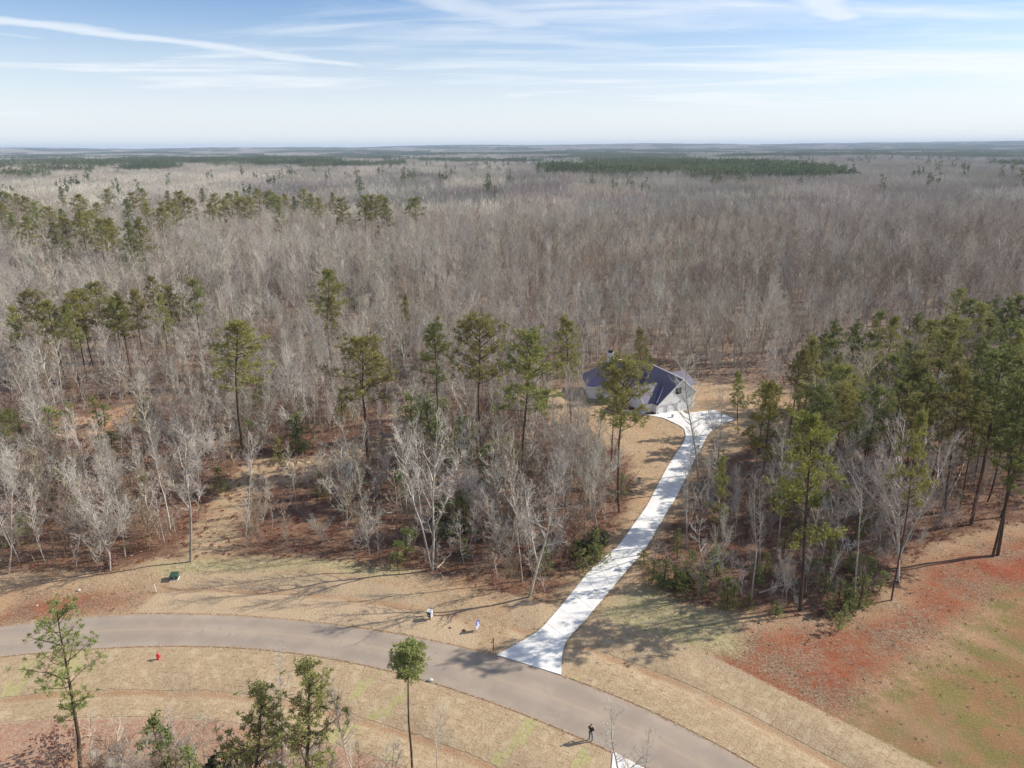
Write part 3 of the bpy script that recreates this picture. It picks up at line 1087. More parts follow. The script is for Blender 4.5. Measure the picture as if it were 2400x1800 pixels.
def bare_mesh(name, seed, joined=False, **kw):
    trunk, br, tw = bare_tree(seed, **kw)
    tv, tf = tubes_np(trunk, 6)
    bv, bf = tubes_np(br, 3)
    sv, sf = spikes_np(tw)
    if joined:
        v = np.vstack([tv, bv, sv])
        f4 = np.vstack([tf, bf + len(tv)])
        return mesh_np(name, v, [f4, sf + len(tv) + len(bv)], [M['bark_grey'], M['twig']], False, [0] * len(tf) + [1] * (len(bf) + len(sf)))
    return (mesh_np(name + '_trunk', tv, tf, [M['bark_grey']], True), mesh_np(name + '_crown', np.vstack([bv, sv]), [bf, sf + len(bv)], [M['twig']]))


def tuft_np(r, c, n_, L, up=0.45, wdt=0.055, dirv=None):
    """a spray of needle bundles round a point: each bundle a narrow bent blade of two triangles"""
    d = r.normal(0, 1, (n_, 3))
    d[:, 2] = d[:, 2] * 0.75 + up
    if dirv is not None:
        d += dirv * 0.7
    d /= np.linalg.norm(d, axis=1)[:, None]
    ln = L * r.uniform(0.65, 1.15, n_)
    side = np.cross(d, r.normal(0, 1, (n_, 3)))
    side /= np.linalg.norm(side, axis=1)[:, None] + 1e-9
    o_ = c + r.normal(0, 0.10, (n_, 3)) * L * 2.2
    w_ = wdt * r.uniform(0.7, 1.3, n_)
    a_ = o_ - side * w_[:, None] * 0.5
    b_ = o_ + d * ln[:, None] * 0.55 - side * w_[:, None]
    c_ = o_ + d * ln[:, None]
    e_ = o_ + d * ln[:, None] * 0.5 + side * w_[:, None]
    return np.stack([a_, e_, c_, b_], 1).reshape(-1, 3)


def pine_tree(seed, h=20.0, r0=0.155, start=0.5, width=3.4, limbs=34, tufts=9, blades=24, bend=0.10, droop=0.0, L=0.42, shape='ragged', stubs=6, wd=0.045):
    r = np.random.default_rng(seed)
    tp, tr = trunk_line(r, h, bend, 10, r0, 0.03)
    trunk = [[*tp[i], tr[i], *tp[i + 1], tr[i + 1]] for i in range(len(tp) - 1)]
    br, blv = [], []
    for k in range(stubs):
        p, q = at_line(tp, tr, r.uniform(start * 0.6, start))
        az = r.uniform(0, 6.28)
        br.append([*p, 0.02, *(p + np.array([math.cos(az), math.sin(az), 0.1]) * r.uniform(0.4, 1.6)), 0.006])
    for k in range(limbs):
        rel = (k + r.random()) / limbs
        t_ = start + (0.985 - start) * rel
        p, q = at_line(tp, tr, t_)
        az = k * 2.4 + r.normal(0, 0.6)
        if shape == 'round':
            prof = math.sqrt(max(1 - (2 * rel - 0.85) ** 2 / 1.35, 0.04))
        elif shape == 'cone':
            prof = (1 - rel) ** 0.75 * 1.05 + 0.10
        elif shape == 'flat':
            prof = 0.35 + 0.75 * math.sin(math.pi * rel ** 1.2) + (0.25 if rel > 0.8 else 0)
        else:
            prof = (0.55 + 0.5 * math.sin(math.pi * (rel * 0.85 + 0.12))) * (1.05 - 0.55 * rel)
        ln = width * prof * r.uniform(0.55, 1.2)
        if shape == 'ragged' and r.random() < 0.12:
            ln *= 1.35
        el = (0.05 + 0.75 * rel + r.normal(0, 0.14)) - droop
        d = unit(np.array([math.cos(az), math.sin(az), el]))
        pp = p
        ns = 4
        rr = 0.018 + ln * 0.011
        if r.random() < 0.12 and rel < 0.85:
            continue
        nt_ = max(3, int(1.25 * tufts * (0.4 + 0.6 * ln / width)))
        path = [pp]
        for i in range(ns):
            d = unit(d + np.array([0, 0, 0.10]) + r.normal(0, 0.11, 3))
            p2 = pp + d * ln / ns
            br.append([*pp, rr * (1 - i / ns) + 0.012, *p2, rr * (1 - (i + 1) / ns) + 0.010])
            pp = p2
            path.append(pp)
        path = np.array(path)
        for j_ in range(nt_):
            f = 0.42 + 0.58 * ((j_ + r.random()) / nt_)
            q_ = f * ns
            i = min(int(q_), ns - 1)
            o_ = path[i] * (1 - (q_ - i)) + path[i + 1] * (q_ - i)
            sp = ln * 0.19 * (1.2 - f * 0.5) + 0.12
            off = r.normal(0, 1, 3) * np.array([sp, sp, sp * 0.32])
            c_ = o_ + off + np.array([0, 0, 0.12])
            if np.linalg.norm(off) > 0.35:
                br.append([*o_, 0.016, *(c_ - np.array([0, 0, 0.05])), 0.008])
            blv.append(tuft_np(r, c_, blades, L, 0.5, wd, unit(off + d * 0.4) * 0.8))
    top = tp[-1]
    for j_ in range(4):
        blv.append(tuft_np(r, top + r.normal(0, 0.15, 3) + np.array([0, 0, -0.2 * j_]), blades, L, 0.8, wd))
    return trunk, br, np.vstack(blv)


def pine_mesh(name, seed, mat='needle', joined=False, **kw):
    trunk, br, bl = pine_tree(seed, **kw)
    tv, tf = tubes_np(trunk, 6)
    bv, bf = tubes_np(br, 3)
    nf = np.arange(len(bl)).reshape(-1, 4)
    if joined:
        v = np.vstack([tv, bv, bl])
        f = np.vstack([tf, bf + len(tv), nf + len(tv) + len(bv)])
        return mesh_np(name, v, f, [M['bark_pine'], M[mat]], False, [0] * (len(tf) + len(bf)) + [1] * len(nf))
    return (mesh_np(name + '_trunk', np.vstack([tv]), tf, [M['bark_pine']], True),
            mesh_np(name + '_crown', np.vstack([bv, bl]), np.vstack([bf, nf + len(bv)]), [M['bark_pine'], M[mat]], False, [0] * len(bf) + [1] * len(nf)))


# variants: (meshes, nominal height, nominal half-width)
PV = {
    'ragged': [pine_mesh('pine_a', 11, 'needle', start=0.50, width=3.9, limbs=34, L=0.5), pine_mesh('pine_b', 12, 'needle', start=0.54, width=4.0, limbs=30, bend=0.14, L=0.5),
               pine_mesh('pine_c', 13, 'needle', start=0.42, width=3.6, limbs=38, L=0.5)],
    'round': [pine_mesh('pine_r', 21, 'needle', start=0.56, width=4.0, limbs=34, L=0.5, tufts=11, shape='round'), pine_mesh('pine_r2', 22, 'needle', start=0.56, width=3.9, limbs=32, L=0.5, tufts=10, shape='round')],
    'dense': [pine_mesh('pine_d', 31, 'needle_deep', start=0.46, width=3.4, limbs=36, tufts=10, shape='ragged', blades=22), pine_mesh('pine_d2', 32, 'needle_deep', start=0.50, width=3.6, limbs=34, tufts=11, shape='round', blades=22)],
    'yellow': [pine_mesh('pine_y', 43, 'needle_yellow', start=0.42, width=3.6, limbs=30, tufts=10, L=0.5, shape='ragged', blades=22)],
    'cone': [pine_mesh('pine_k', 51, 'needle_deep', start=0.22, width=3.6, limbs=56, tufts=10, shape='cone', blades=15)],
    'open': [pine_mesh('pine_o', 61, 'needle_fore', h=16.0, r0=0.17, start=0.38, width=2.9, limbs=26, tufts=13, blades=20, L=0.30, shape='flat', wd=0.035, stubs=5)],
    'open2': [pine_mesh('pine_o2', 62, 'needle_fore', h=14.0, r0=0.13, start=0.30, width=2.6, limbs=30, tufts=12, blades=22, L=0.30, shape='ragged', wd=0.035, stubs=3)],
    'lollipop': [pine_mesh('pine_l', 63, 'needle_fore', h=14.0, r0=0.085, start=0.78, width=1.35, limbs=30, tufts=12, blades=22, L=0.26, shape='round', stubs=2, bend=0.05, wd=0.035)],
    'young': [pine_mesh('pine_s', 71, 'needle_fresh', h=5.0, r0=0.06, start=0.06, width=1.25, limbs=22, tufts=6, blades=10, L=0.30, shape='cone', stubs=0, bend=0.05),
              pine_mesh('pine_s2', 72, 'needle_fresh', h=5.0, r0=0.05, start=0.10, width=1.5, limbs=20, tufts=6, blades=10, L=0.32, shape='ragged', stubs=0, bend=0.06)],
}
PH = {'open': 16.0, 'open2': 14.0, 'lollipop': 14.0, 'young': 5.0}
PRND = random.Random(5)


def place_pine(kind, x, y, h, label, cat='pine', group=None, lean=(0, 0), wide=1.0, var=None, name='pine_tree', rz=None):
    ms = PV[kind]
    ms = ms[(PRND.randrange(len(ms)) if var is None else var) % len(ms)]
    s_ = h / PH.get(kind, 20.0)
    root = empty(name, (x, y, float(gh(x, y)) if abs(x) < 900 else float(hgt(x, y))), PRND.uniform(0, 6.28) if rz is None else rz)
    q = Matrix.Rotation(math.atan2(lean[0], h), 3, 'Y') @ Matrix.Rotation(-math.atan2(lean[1], h), 3, 'X') @ Matrix.Rotation(root.rotation_euler.z, 3, 'Z')
    root.rotation_euler = q.to_euler()
    root.scale = (s_ * wide, s_ * wide, s_)
    tag(root, label, cat, group)
    for me, nm in zip(ms, ('trunk', 'crown')):
        link(nm, me, root)
    return root


def pine_px(kind, top, base, label, group=None, wide=1.0, h=None, **kw):
    """tip and foot read from the photograph; with no foot the height h fixes the distance"""
    if base is None:
        x, y = from_top(top[0], top[1], h)
        lean = (0, 0)
    else:
        x, y = G(*base)
        tx, _, tz = at_depth(top[0], top[1], y)
        h = tz
        lean = (tx - x, 0)
    return place_pine(kind, x, y, h, label, 'pine', group, lean, wide, **kw)


ONES = 'first second third fourth fifth sixth seventh eighth ninth tenth eleventh twelfth thirteenth fourteenth fifteenth sixteenth seventeenth eighteenth nineteenth'.split()
TENS = {2: 'twent', 3: 'thirt', 4: 'fort', 5: 'fift', 6: 'sixt'}


def ordinal(n_):
    if n_ < 20:
        return ONES[n_ - 1]
    a_, b_ = divmod(n_, 10)
    return TENS[a_] + 'ieth' if b_ == 0 else TENS[a_] + 'y-' + ONES[b_ - 1]


LANDMARKS = []                                   # (x, y, short description) of things one can find
TO_LABEL = []                                    # (object, x, y, what it is, extra landmarks)


def label_by_landmarks(items, what):
    """name each tree by the nearest findable thing, the side it stands on and its order out from it"""
    bins = {}
    for o_, x_, y_ in items:
        i = min(range(len(LANDMARKS)), key=lambda q_: math.hypot(LANDMARKS[q_][0] - x_, LANDMARKS[q_][1] - y_))
        dx, dy = x_ - LANDMARKS[i][0], y_ - LANDMARKS[i][1]
        rel = ('behind' if dy > 0 else 'in front of') if abs(dy) > abs(dx) * 1.2 else ('right of' if dx > 0 else 'left of')
        bins.setdefault((i, rel), []).append((math.hypot(dx, dy), o_))
    for (i, rel), lst in bins.items():
        lst.sort(key=lambda q_: q_[0])
        for k_, (_, o_) in enumerate(lst):
            pre = '' if len(lst) == 1 else ('nearest ' if k_ == 0 else ordinal(k_ + 1) + ' nearest ')
            o_['label'] = ('%s%s %s the %s' % (pre, what, rel, LANDMARKS[i][2]))


def label_from_left(items, what):
    items.sort(key=lambda q_: q_[1])
    for k_, (o_, _) in enumerate(items):
        o_['label'] = '%s from the left of the %s' % (ordinal(k_ + 1), what)


# ---- pines that stand out one by one
g_mid = None
HERO = [
    ('ragged', (705, 585), (714, 788), 'tall ragged leaning pine, higher of the close pair left of centre', 1.15, 1),
    ('ragged', (727, 640), (724, 800), 'shorter pine of the close pair left of centre, hard against the tall ragged one', 1.0, 2),
    ('ragged', (490, 698), (522, 985), 'pine with flat open top and one long low branch, above the brush clearing', 1.3, 1),
    ('round', (778, 744), (795, 1030), 'broad round-headed pine with a bare dark trunk right of the brush clearing', 1.25, 0),
    ('dense', (942, 698), (948, 945), 'bushy pine with foliage down to the bare crowns, left of the two straight-trunked ones', 1.1, 0),
    ('round', (1040, 692), (1043, 990), 'straight tall pine with long clear trunk, between the bushy and the wide-armed pines', 1.05, 1),
    ('ragged', (1128, 725), (1127, 1052), 'wide-armed pine with a thick clear trunk left of the house', 1.2, 0),
    ('ragged', (1240, 694), (1234, 915), 'yellow-green pine at the left edge of the house lawn', 0.95, 2),
    ('round', (1350, 782), (1338, 1105), 'round-crowned pine standing right in front of the house roof', 0.95, 1),
    ('round', (1322, 800), (1318, 1008), 'slim pine half hidden behind the round-crowned one before the house', 0.8, 0),
    ('ragged', (310, 858), (332, 985), 'short pine with a tufted head beside the orange clearing', 0.95, 0),
    ('ragged', (296, 872), (312, 978), 'small thin pine leaning on the short tufted one by the orange clearing', 0.8, 1),
    ('round', (15, 885), (22, 1010), 'low pine cut by the left picture edge below the row of dark pines', 1.0, 0),
    ('yellow', (1762, 898), (1728, 1318), 'big yellow-green pine with layered arms standing on the red clay edge', 1.05, 0),
    ('yellow', (1654, 828), (1638, 1120), 'pine with a leaning trunk between the drive and the big yellow-green pine', 1.0, 0),
    ('ragged', (1607, 806), (1595, 936), 'short pine on the straw behind the turning bay of the drive', 0.85, 2),
    ('dense', (2165, 770), (2098, 1134), 'dark dense pine with a long black trunk leaning right, by the red clay bank', 1.15, 1),
    ('dense', (2215, 830), (2155, 1198), 'pine nearest the red clay bank, its black trunk bent at the foot', 1.1, 0),
    ('ragged', (2090, 800), (2042, 1108), 'thin-topped pine with a long straight trunk left of the clay bank', 0.9, 1),
    ('ragged', (1985, 905), (1925, 1298), 'thin leaning pine standing at the corner of the wood beside the clay', 0.55, 1),
    ('dense', (1560, 985), (1548, 1245), 'slim pine inside the thicket right of the drive', 0.45, 0),
    ('cone', (413, 480), None, 'broad blue-green cedar alone among the bare trees on the upper left', 1.3, 0),
    ('cone', (1052, 410), None, 'dark broad evergreen alone in the grey canopy behind the middle of the woods', 1.35, 0),
    ('dense', (2205, 383), None, 'dark evergreen clump at the right picture edge far over the grey canopy', 1.8, 1),
    ('ragged', (1395, 712), None, 'small green pine peeping out of the bare woods just behind the house', 0.8, 2),
    ('ragged', (868, 640), None, 'thin green pine alone in the bare woods above the bushy one', 0.6, 2),
]
SHORT = {}
for k_, top, base, lab, wd_, vr in HERO:
    hh = None
    if base is None:
        hh = {'cone': 15.0, 'dense': 20.0}.get(k_, 15.0)
    o = pine_px(k_, top, base, lab, wide=wd_, h=hh, var=vr)
    SHORT[lab] = (o.location.x, o.location.y)

for key, sh in (('higher of the close pair', 'tallest ragged pine left of centre'), ('flat open top', 'flat-topped pine over the brush clearing'), ('round-headed', 'round-headed pine by the brush clearing'),
                ('bushy pine with foliage', 'bushy pine with low foliage'), ('straight tall pine', 'straight long-trunked pine'), ('wide-armed', 'wide-armed pine left of the house'), ('left edge of the house lawn', 'pine on the left lawn edge'),
                ('standing right in front', 'round-crowned pine before the house'), ('short pine with a tufted', 'tufted pine by the orange clearing'), ('low pine cut', 'pine cut by the picture edge'),
                ('big yellow-green', 'big yellow-green pine'), ('leaning trunk between', 'leaning pine beside the drive'), ('turning bay', 'short pine behind the turning bay'), ('long black trunk leaning', 'black-trunked pine by the clay bank'),
                ('thin leaning pine', 'thin leaning pine at the clay corner'), ('slim pine inside', 'slim pine in the right-hand thicket')):
    for lab, (x_, y_) in SHORT.items():
        if key in lab:
            LANDMARKS.append((x_, y_, sh))
            break

# foreground pines below the road
FG = [
    ('open', (125, 1322), (174, 1690), 'gnarled open-crowned pine beside the near verge at the lower left', 0.85),
    ('lollipop', (905, 1398), (893, 1705), 'skinny pine with one small round head in front of the road', 1.0),
    ('open2', (612, 1436), (654, 1760), 'taller pine of the lower pair, its crown split in two in front of the turf', 1.15),
    ('open2', (512, 1482), (536, 1770), 'bushy pine left of the split-crowned one at the bottom of the picture', 1.25),
]
for k_, top, base, lab, wd_ in FG:
    pine_px(k_, top, base, lab, wide=wd_, rz=2.0)
x, y = G(372, 1700)
place_pine('young', x, y, 7.0, 'young bushy pine with upright yellow-green shoots near the bottom edge', 'pine', wide=0.95, var=1)
x, y = G(420, 1720)
place_pine('young', x, y, 5.0, 'smaller young pine tucked against the bushy one near the bottom edge', 'pine', wide=1.0, var=0)

# groups
ROW, BAND, GROVE_T, YOUNG, BARE = [], [], [], [], []
grp = 'dark pines standing in a row in the bare woods on the left'
for (tx, ty, kk, w_) in [(70, 632, 'round', 1.1), (108, 655, 'round', 1.0), (150, 640, 'ragged', 0.95), (172, 632, 'round', 0.9), (212, 614, 'round', 1.1), (238, 650, 'round', 1.0), (252, 640, 'dense', 1.0),
                         (285, 628, 'ragged', 0.9), (322, 600, 'ragged', 0.9), (357, 622, 'ragged', 1.0), (340, 640, 'ragged', 0.8), (415, 606, 'dense', 0.95), (135, 665, 'ragged', 0.8), (20, 668, 'ragged', 0.7)]:
    ROW.append((pine_px(kk, (tx, ty), None, 'x', grp, w_ * 0.95, h=PRND.uniform(17.5, 20)), tx))
label_from_left(ROW, 'olive pines rowed across the bare woods')
grp = 'olive pines in the far band on the upper left'
for (tx, ty) in [(0, 422), (12, 440), (33, 425), (62, 428), (80, 440), (98, 450), (130, 407), (130, 452), (148, 470), (175, 424), (170, 462), (190, 462), (202, 440), (235, 412), (238, 470), (210, 475), (248, 475),
                 (272, 430), (288, 418), (303, 410), (296, 472), (276, 478), (312, 440), (335, 448), (362, 412), (352, 438), (370, 440), (392, 415), (402, 430), (437, 408), (447, 440), (466, 420), (478, 432),
                 (500, 418), (512, 414), (528, 430), (545, 425), (560, 408), (578, 415), (592, 425), (600, 432), (622, 420), (634, 424), (652, 410), (672, 420), (690, 428), (719, 418), (740, 430), (783, 425), (797, 424), (822, 425), (832, 428), (900, 430),
                 (55, 470), (20, 460), (110, 480)]:
    BAND.append((pine_px(PRND.choice(['ragged', 'round', 'ragged', 'cone']), (tx, ty + 2), None, 'x', grp, PRND.uniform(0.95, 1.3), h=PRND.uniform(22, 26)), tx + ty * 0.001))
label_from_left(BAND, 'loose far band of olive pines')
grp = 'pines of the dense grove on the right'
GR = [(1780, 720), (1742, 745), (1760, 735), (1800, 738), (1725, 760), (1815, 770), (1850, 700), (1905, 676), (1930, 690), (1880, 720), (1990, 680), (2010, 700), (1960, 745), (2075, 630), (2100, 650), (2120, 660),
      (2150, 645), (2180, 650), (2205, 640), (2140, 690), (2060, 690), (2040, 720), (2090, 700), (2190, 700), (2215, 720), (1870, 780), (1900, 790), (1840, 800), (1930, 770), (1975, 790), (2000, 770), (2030, 780),
      (1790, 790), (1760, 800), (2060, 760), (2120, 740), (2160, 760), (2080, 800), (1950, 830), (1900, 840), (2010, 830), (2050, 850), (2110, 820), (2150, 830), (2200, 800), (2225, 850), (1860, 850), (1820, 835),
      (1780, 850), (1740, 830), (2180, 880), (2120, 880), (2240, 700), (2250, 780), (1890, 760), (1990, 860), (2230, 640), (1810, 700), (1650, 835), (2265, 660), (2270, 740), (2280, 830), (2215, 905)]
for (tx, ty) in GR:
    GROVE_T.append((pine_px(PRND.choice(['dense', 'dense', 'round', 'ragged', 'dense']), (tx, ty), None, 'x', grp, PRND.uniform(0.8, 1.1), h=PRND.uniform(14.5, 19)), tx + ty * 0.001))
label_from_left(GROVE_T, 'dense grove of deep green pines')

# small young pines and evergreen shrubs in the woods
grp = 'young green pines scattered through the undergrowth'
YP = [(548, 850, 4), (536, 900, 6), (520, 838, 5), (645, 905, 6), (640, 920, 5), (120, 1020, 6), (145, 870, 5), (60, 870, 7), (90, 880, 7), (35, 890, 6), (200, 855, 6), (215, 868, 5), (230, 935, 5), (215, 945, 4), (70, 862, 6),
      (640, 860, 4), (560, 835, 4), (735, 855, 5), (935, 880, 9), (960, 870, 8), (905, 905, 7), (920, 850, 9), (950, 905, 9), (1000, 900, 8), (880, 860, 7), (1015, 940, 5), (900, 830, 7), (1000, 1065, 6), (985, 1085, 5), (960, 1075, 6),
      (1100, 940, 5), (1040, 1005, 4), (1060, 960, 6), (1345, 1020, 4), (1290, 1150, 4), (1285, 1175, 3), (1245, 1165, 3), (1262, 1190, 3), (1180, 1190, 3), (1410, 1200, 4), (1440, 1190, 5), (1460, 1210, 4), (1480, 1225, 4), (1500, 1180, 5),
      (1520, 1240, 3), (1550, 1150, 6), (1580, 1230, 5), (1590, 1250, 4), (1620, 1270, 3), (1560, 1270, 3), (1640, 1200, 4), (1660, 1180, 4), (1700, 1130, 4), (1760, 1180, 5), (1800, 1150, 5), (1790, 1220, 4),
      (1820, 1240, 4), (1850, 1235, 5), (1870, 1230, 5), (1840, 1262, 3), (1830, 1290, 3), (1800, 1280, 3), (1880, 1262, 3), (1820, 1310, 3), (1680, 1290, 2.6), (1470, 1130, 5), (1700, 1040, 5), (1660, 1010, 4), (1900, 1070, 5), (1860, 1100, 5),
      (1880, 1180, 5), (1910, 1215, 4), (1730, 1080, 5), (1640, 1060, 4), (140, 1045, 4), (230, 1015, 4), (1005, 1160, 3), (870, 1150, 4), (855, 1165, 4), (1430, 1225, 3), (1400, 730, 9), (1408, 745, 8), (1395, 1180, 3), (870, 1000, 6), (690, 1020, 4),
      (780, 1000, 4), (1130, 1100, 4), (600, 950, 4), (470, 1010, 4), (310, 1030, 4), (30, 1120, 4), (45, 1100, 4), (990, 560, 6), (130, 585, 6), (105, 575, 6), (920, 520, 7), (770, 640, 6), (320, 560, 7), (480, 745, 8), (1560, 505, 11), (1690, 525, 11), (1802, 515, 12), (1842, 540, 9), (1945, 560, 10), (1610, 545, 9), (1500, 500, 12), (1440, 480, 11), (2010, 575, 10), (1740, 560, 8),
      (1330, 560, 8), (1230, 500, 9), (1475, 505, 10), (2110, 560, 11), (1880, 505, 12), (620, 560, 7), (540, 590, 6), (250, 520, 8), (700, 500, 9), (1120, 470, 9), (865, 735, 6), (1600, 690, 6), (1750, 650, 7)]
for i, (px, py, hh) in enumerate(YP):
    x, y = from_top(px, py, hh)
    YOUNG.append((place_pine('young', x, y, hh * (0.75 if px > 1380 else 1.0) * PRND.uniform(0.85, 1.1), 'x', 'young pine', grp, wide=PRND.uniform(1.15, 1.7), name='young_pine'), x, y))
label_by_landmarks(YOUNG, 'small green young pine')

# ------------------------------------------------------------------ bare hardwoods
BV = [bare_mesh('bare_%d' % i, 100 + i, **kw) for i, kw in enumerate([
    dict(h=16, start=0.38, spread=0.15, limbs=26, r0=0.11), dict(h=16, start=0.34, spread=0.17, limbs=26, forks=1, r0=0.12), dict(h=16, start=0.45, spread=0.14, limbs=24, bend=0.2, r0=0.11),
    dict(h=16, start=0.35, spread=0.18, limbs=26, forks=1, r0=0.12, bend=0.16), dict(h=16, start=0.55, spread=0.16, limbs=22, r0=0.10), dict(h=16, start=0.40, spread=0.15, limbs=26, bend=0.22, r0=0.11),
    dict(h=16, start=0.25, spread=0.30, limbs=30, forks=3, r0=0.14, bend=0.12), dict(h=16, start=0.30, spread=0.15, limbs=28, r0=0.09)])]
SP = [bare_mesh('sapling_%d' % i, 200 + i, **kw) for i, kw in enumerate([
    dict(h=7, r0=0.05, start=0.15, spread=0.28, limbs=16, subs=4, twigs=4), dict(h=7, r0=0.045, start=0.2, spread=0.24, limbs=14, subs=4, twigs=4, bend=0.15)])]


def place_bare(x, y, h, label, group=None, var=0, lean=(0, 0), wide=1.0, rz=None, name='bare_tree', cat='bare tree', pool=None, hn=16.0):
    ms = (pool or BV)[var % len(pool or BV)]
    root = empty(name, (x, y, float(gh(x, y))), 0)
    a_ = PRND.uniform(0, 6.28) if rz is None else rz
    q = Matrix.Rotation(math.atan2(lean[0], h), 3, 'Y') @ Matrix.Rotation(-math.atan2(lean[1], h), 3, 'X') @ Matrix.Rotation(a_, 3, 'Z')
    root.rotation_euler = q.to_euler()
    s_ = h / hn
    root.scale = (s_ * wide, s_ * wide, s_)
    tag(root, label, cat, group)
    link('trunk', ms[0], root)
    link('crown', ms[1], root)
    return root


def bare_px(top, base, label, var, wide=1.0, **kw):
    x, y = G(*base)
    tx, _, tz = at_depth(top[0], top[1], y)
    return place_bare(x, y, tz, label, None, var, (tx - x, 0), wide, **kw)


BH = [
    ((385, 925), (412, 1214), 'pale tall bare tree with a straight trunk by the green utility box', 0, 1.2),
    ((222, 1035), (238, 1232), 'wide-spreading pale bare tree at the wood edge, reddish at its foot', 6, 0.95),
    ((25, 1020), (18, 1240), 'pale bare tree with a long upright limb at the left edge of the wood', 1, 0.95),
    ((545, 940), (530, 1160), 'pale bare tree standing in the straw gap of the left wood', 4, 1.0),
    ((940, 905), (934, 1232), 'twin-stemmed pale bare tree at the wood edge, whitest of the middle', 1, 1.0),
    ((880, 930), (930, 1226), 'bare tree leaning left out of the white twin-stemmed one', 2, 0.9),
    ((1215, 1000), (1143, 1290), 'bare tree with long limbs swept to the right at the front of the wood', 1, 1.2),
    ((1270, 980), (1263, 1180), 'slender bare tree by the dark bush left of the drive', 0, 0.8),
    ((1215, 940), (1215, 1155), 'dark-stemmed bare tree behind the one with swept limbs', 7, 0.9),
    ((1518, 770), (1512, 1058), 'tall pale bare tree leaning over the drive below the turning bay', 5, 1.0),
    ((1545, 905), (1560, 1165), 'pale bare tree with thin upright limbs right of the drive', 7, 1.0),
    ((1640, 1010), (1622, 1306), 'slim grey bare tree at the front of the right-hand thicket', 5, 0.7),
    ((1975, 930), (1940, 1255), 'wide grey bare tree before the dense pines, nearest the clay', 6, 0.85),
    ((1800, 1000), (1770, 1235), 'forked bare tree with crooked foot behind the big yellow-green pine', 3, 1.0),
    ((1858, 985), (1845, 1290), 'pale bare tree above the patch of little green pines', 4, 0.9),
    ((2080, 820), (2046, 1108), 'bare tree with whitish upright limbs in front of the dense pine grove', 5, 1.0),
    ((1680, 745), (1685, 865), 'broad pale bare tree at the back edge of the house lawn', 6, 1.1),
    ((1345, 1530), (1348, 1700), 'pale bare tree with ascending limbs beside the near drive mouth', 3, 1.3),
    ((1400, 1580), (1392, 1690), 'small bare sapling over the near drive mouth', 7, 1.0),
    ((968, 1530), (938, 1720), 'thin bare tree with a few crooked twigs below the turf', 2, 0.7),
    ((738, 1480), (785, 1760), 'bare leaning tree right of the split-crowned pine at the bottom', 2, 0.7),
    ((600, 1410), (612, 1740), 'tall ash-grey bare sapling between the two bottom pines', 7, 0.6),
    ((690, 1600), (700, 1760), 'low bare tree at the bottom edge below the split-crowned pine', 1, 1.0),
    ((300, 1600), (310, 1760), 'leafless grey sapling at the bottom edge left of the young pines', 4, 1.1),
    ((830, 565), (830, 705), 'dark-stemmed bare tree taller than its neighbours in the middle woods', 1, 1.0),
]
for top, base, lab, vr, wd_ in BH:
    bare_px(top, base, lab, vr, wd_)
fixed = [tuple(o.location[:2]) for o in bpy.data.objects if o.name.startswith(('pine_tree', 'bare_tree'))]

HOUSE_FOOT = GP([(1240, 880), (1240, 830), (1300, 815), (1500, 820), (1530, 885), (1415, 905)])


def scatter(x0, x1, y0, y1, cell, jit=0.48):
    X, Y = np.meshgrid(np.arange(x0, x1, cell), np.arange(y0, y1, cell))
    X = X + rng.uniform(-jit, jit, X.shape) * cell
    Y = Y + rng.uniform(-jit, jit, Y.shape) * cell
    return X.ravel(), Y.ravel()


def in_view(X, Y, m=0.76):
    dep = Y * math.cos(R(PITCH)) + H_CAM * math.sin(R(PITCH))
    return np.abs(X / dep) < m


def openness(X, Y):
    z = np.full(X.shape, -1e9)
    for p in (OPEN_MAIN, OPEN_ORANGE, OPEN_STRIP, OPEN_BACK, HOUSE_FOOT):
        z = np.maximum(z, sdist(p, X, Y))
    return z


# dense grove of pines keeps hardwoods thin there
GROVE = GP([(1720, 920), (1730, 850), (1790, 800), (2000, 790), (2400, 780), (2450, 1000), (2212, 1080), (2030, 1050), (1900, 960)])
X, Y = scatter(-330, 330, 62, 430, 4.5)
k = in_view(X, Y, 0.80) & (openness(X, Y) < -1.5)
k &= ~((Y < 250) & (Y > 140) & (X > 25) & (X < 52) & (openness(X, Y) > -6))
X, Y = X[k], Y[k]
gro = sdist(GROVE, X, Y)
thin = 0.5 + 0.5 * np.sin(X * 0.035 + 1.0) * np.cos(Y * 0.03 + 2)
keep = rng.random(len(X)) < np.where(gro > 0, 0.42, 0.62 + 0.25 * thin)
fx_ = np.array(fixed)
dmin = np.min(np.hypot(X[:, None] - fx_[None, :, 0], Y[:, None] - fx_[None, :, 1]), 1)
keep &= dmin > 1.6
NO_TREE = [GP([(95, 900), (390, 842), (400, 900), (320, 960), (230, 1000), (120, 1000)]), GP([(500, 990), (760, 960), (760, 1010), (660, 1075), (560, 1110), (500, 1100)]), GP([(560, 1120), (900, 1060), (900, 1120), (600, 1190)])]
for p_ in NO_TREE:
    keep &= sdist(p_, X, Y) < 0
X, Y = X[keep], Y[keep]
dd = np.hypot(X, Y)
order = np.argsort(dd)
X, Y, dd = X[order], Y[order], dd[order]
HT = rng.normal(1, 0.17, len(X)) * np.where(dd < 135, np.where(rng.random(len(X)) < 0.5, 14.0, 8.5), np.where(dd < 230, 13.0, 15.0)) * (0.85 + 0.3 * thin[keep][order])
drv_x = np.interp(Y, [60, 100, 150], [10, 24, 32])
n_ind = 275
for i in range(min(n_ind, len(X))):
    left = X[i] < drv_x[i]
    BARE.append((place_bare(X[i], Y[i], HT[i], 'x', 'bare trees in the wood left of the drive' if left else 'bare trees in the wood right of the drive', int(rng.choice([0, 1, 2, 3, 4, 5, 7, 0, 2, 4, 6])), tuple(rng.normal(0, 0.5, 2)), rng.uniform(0.6, 1.0)), X[i], Y[i]))
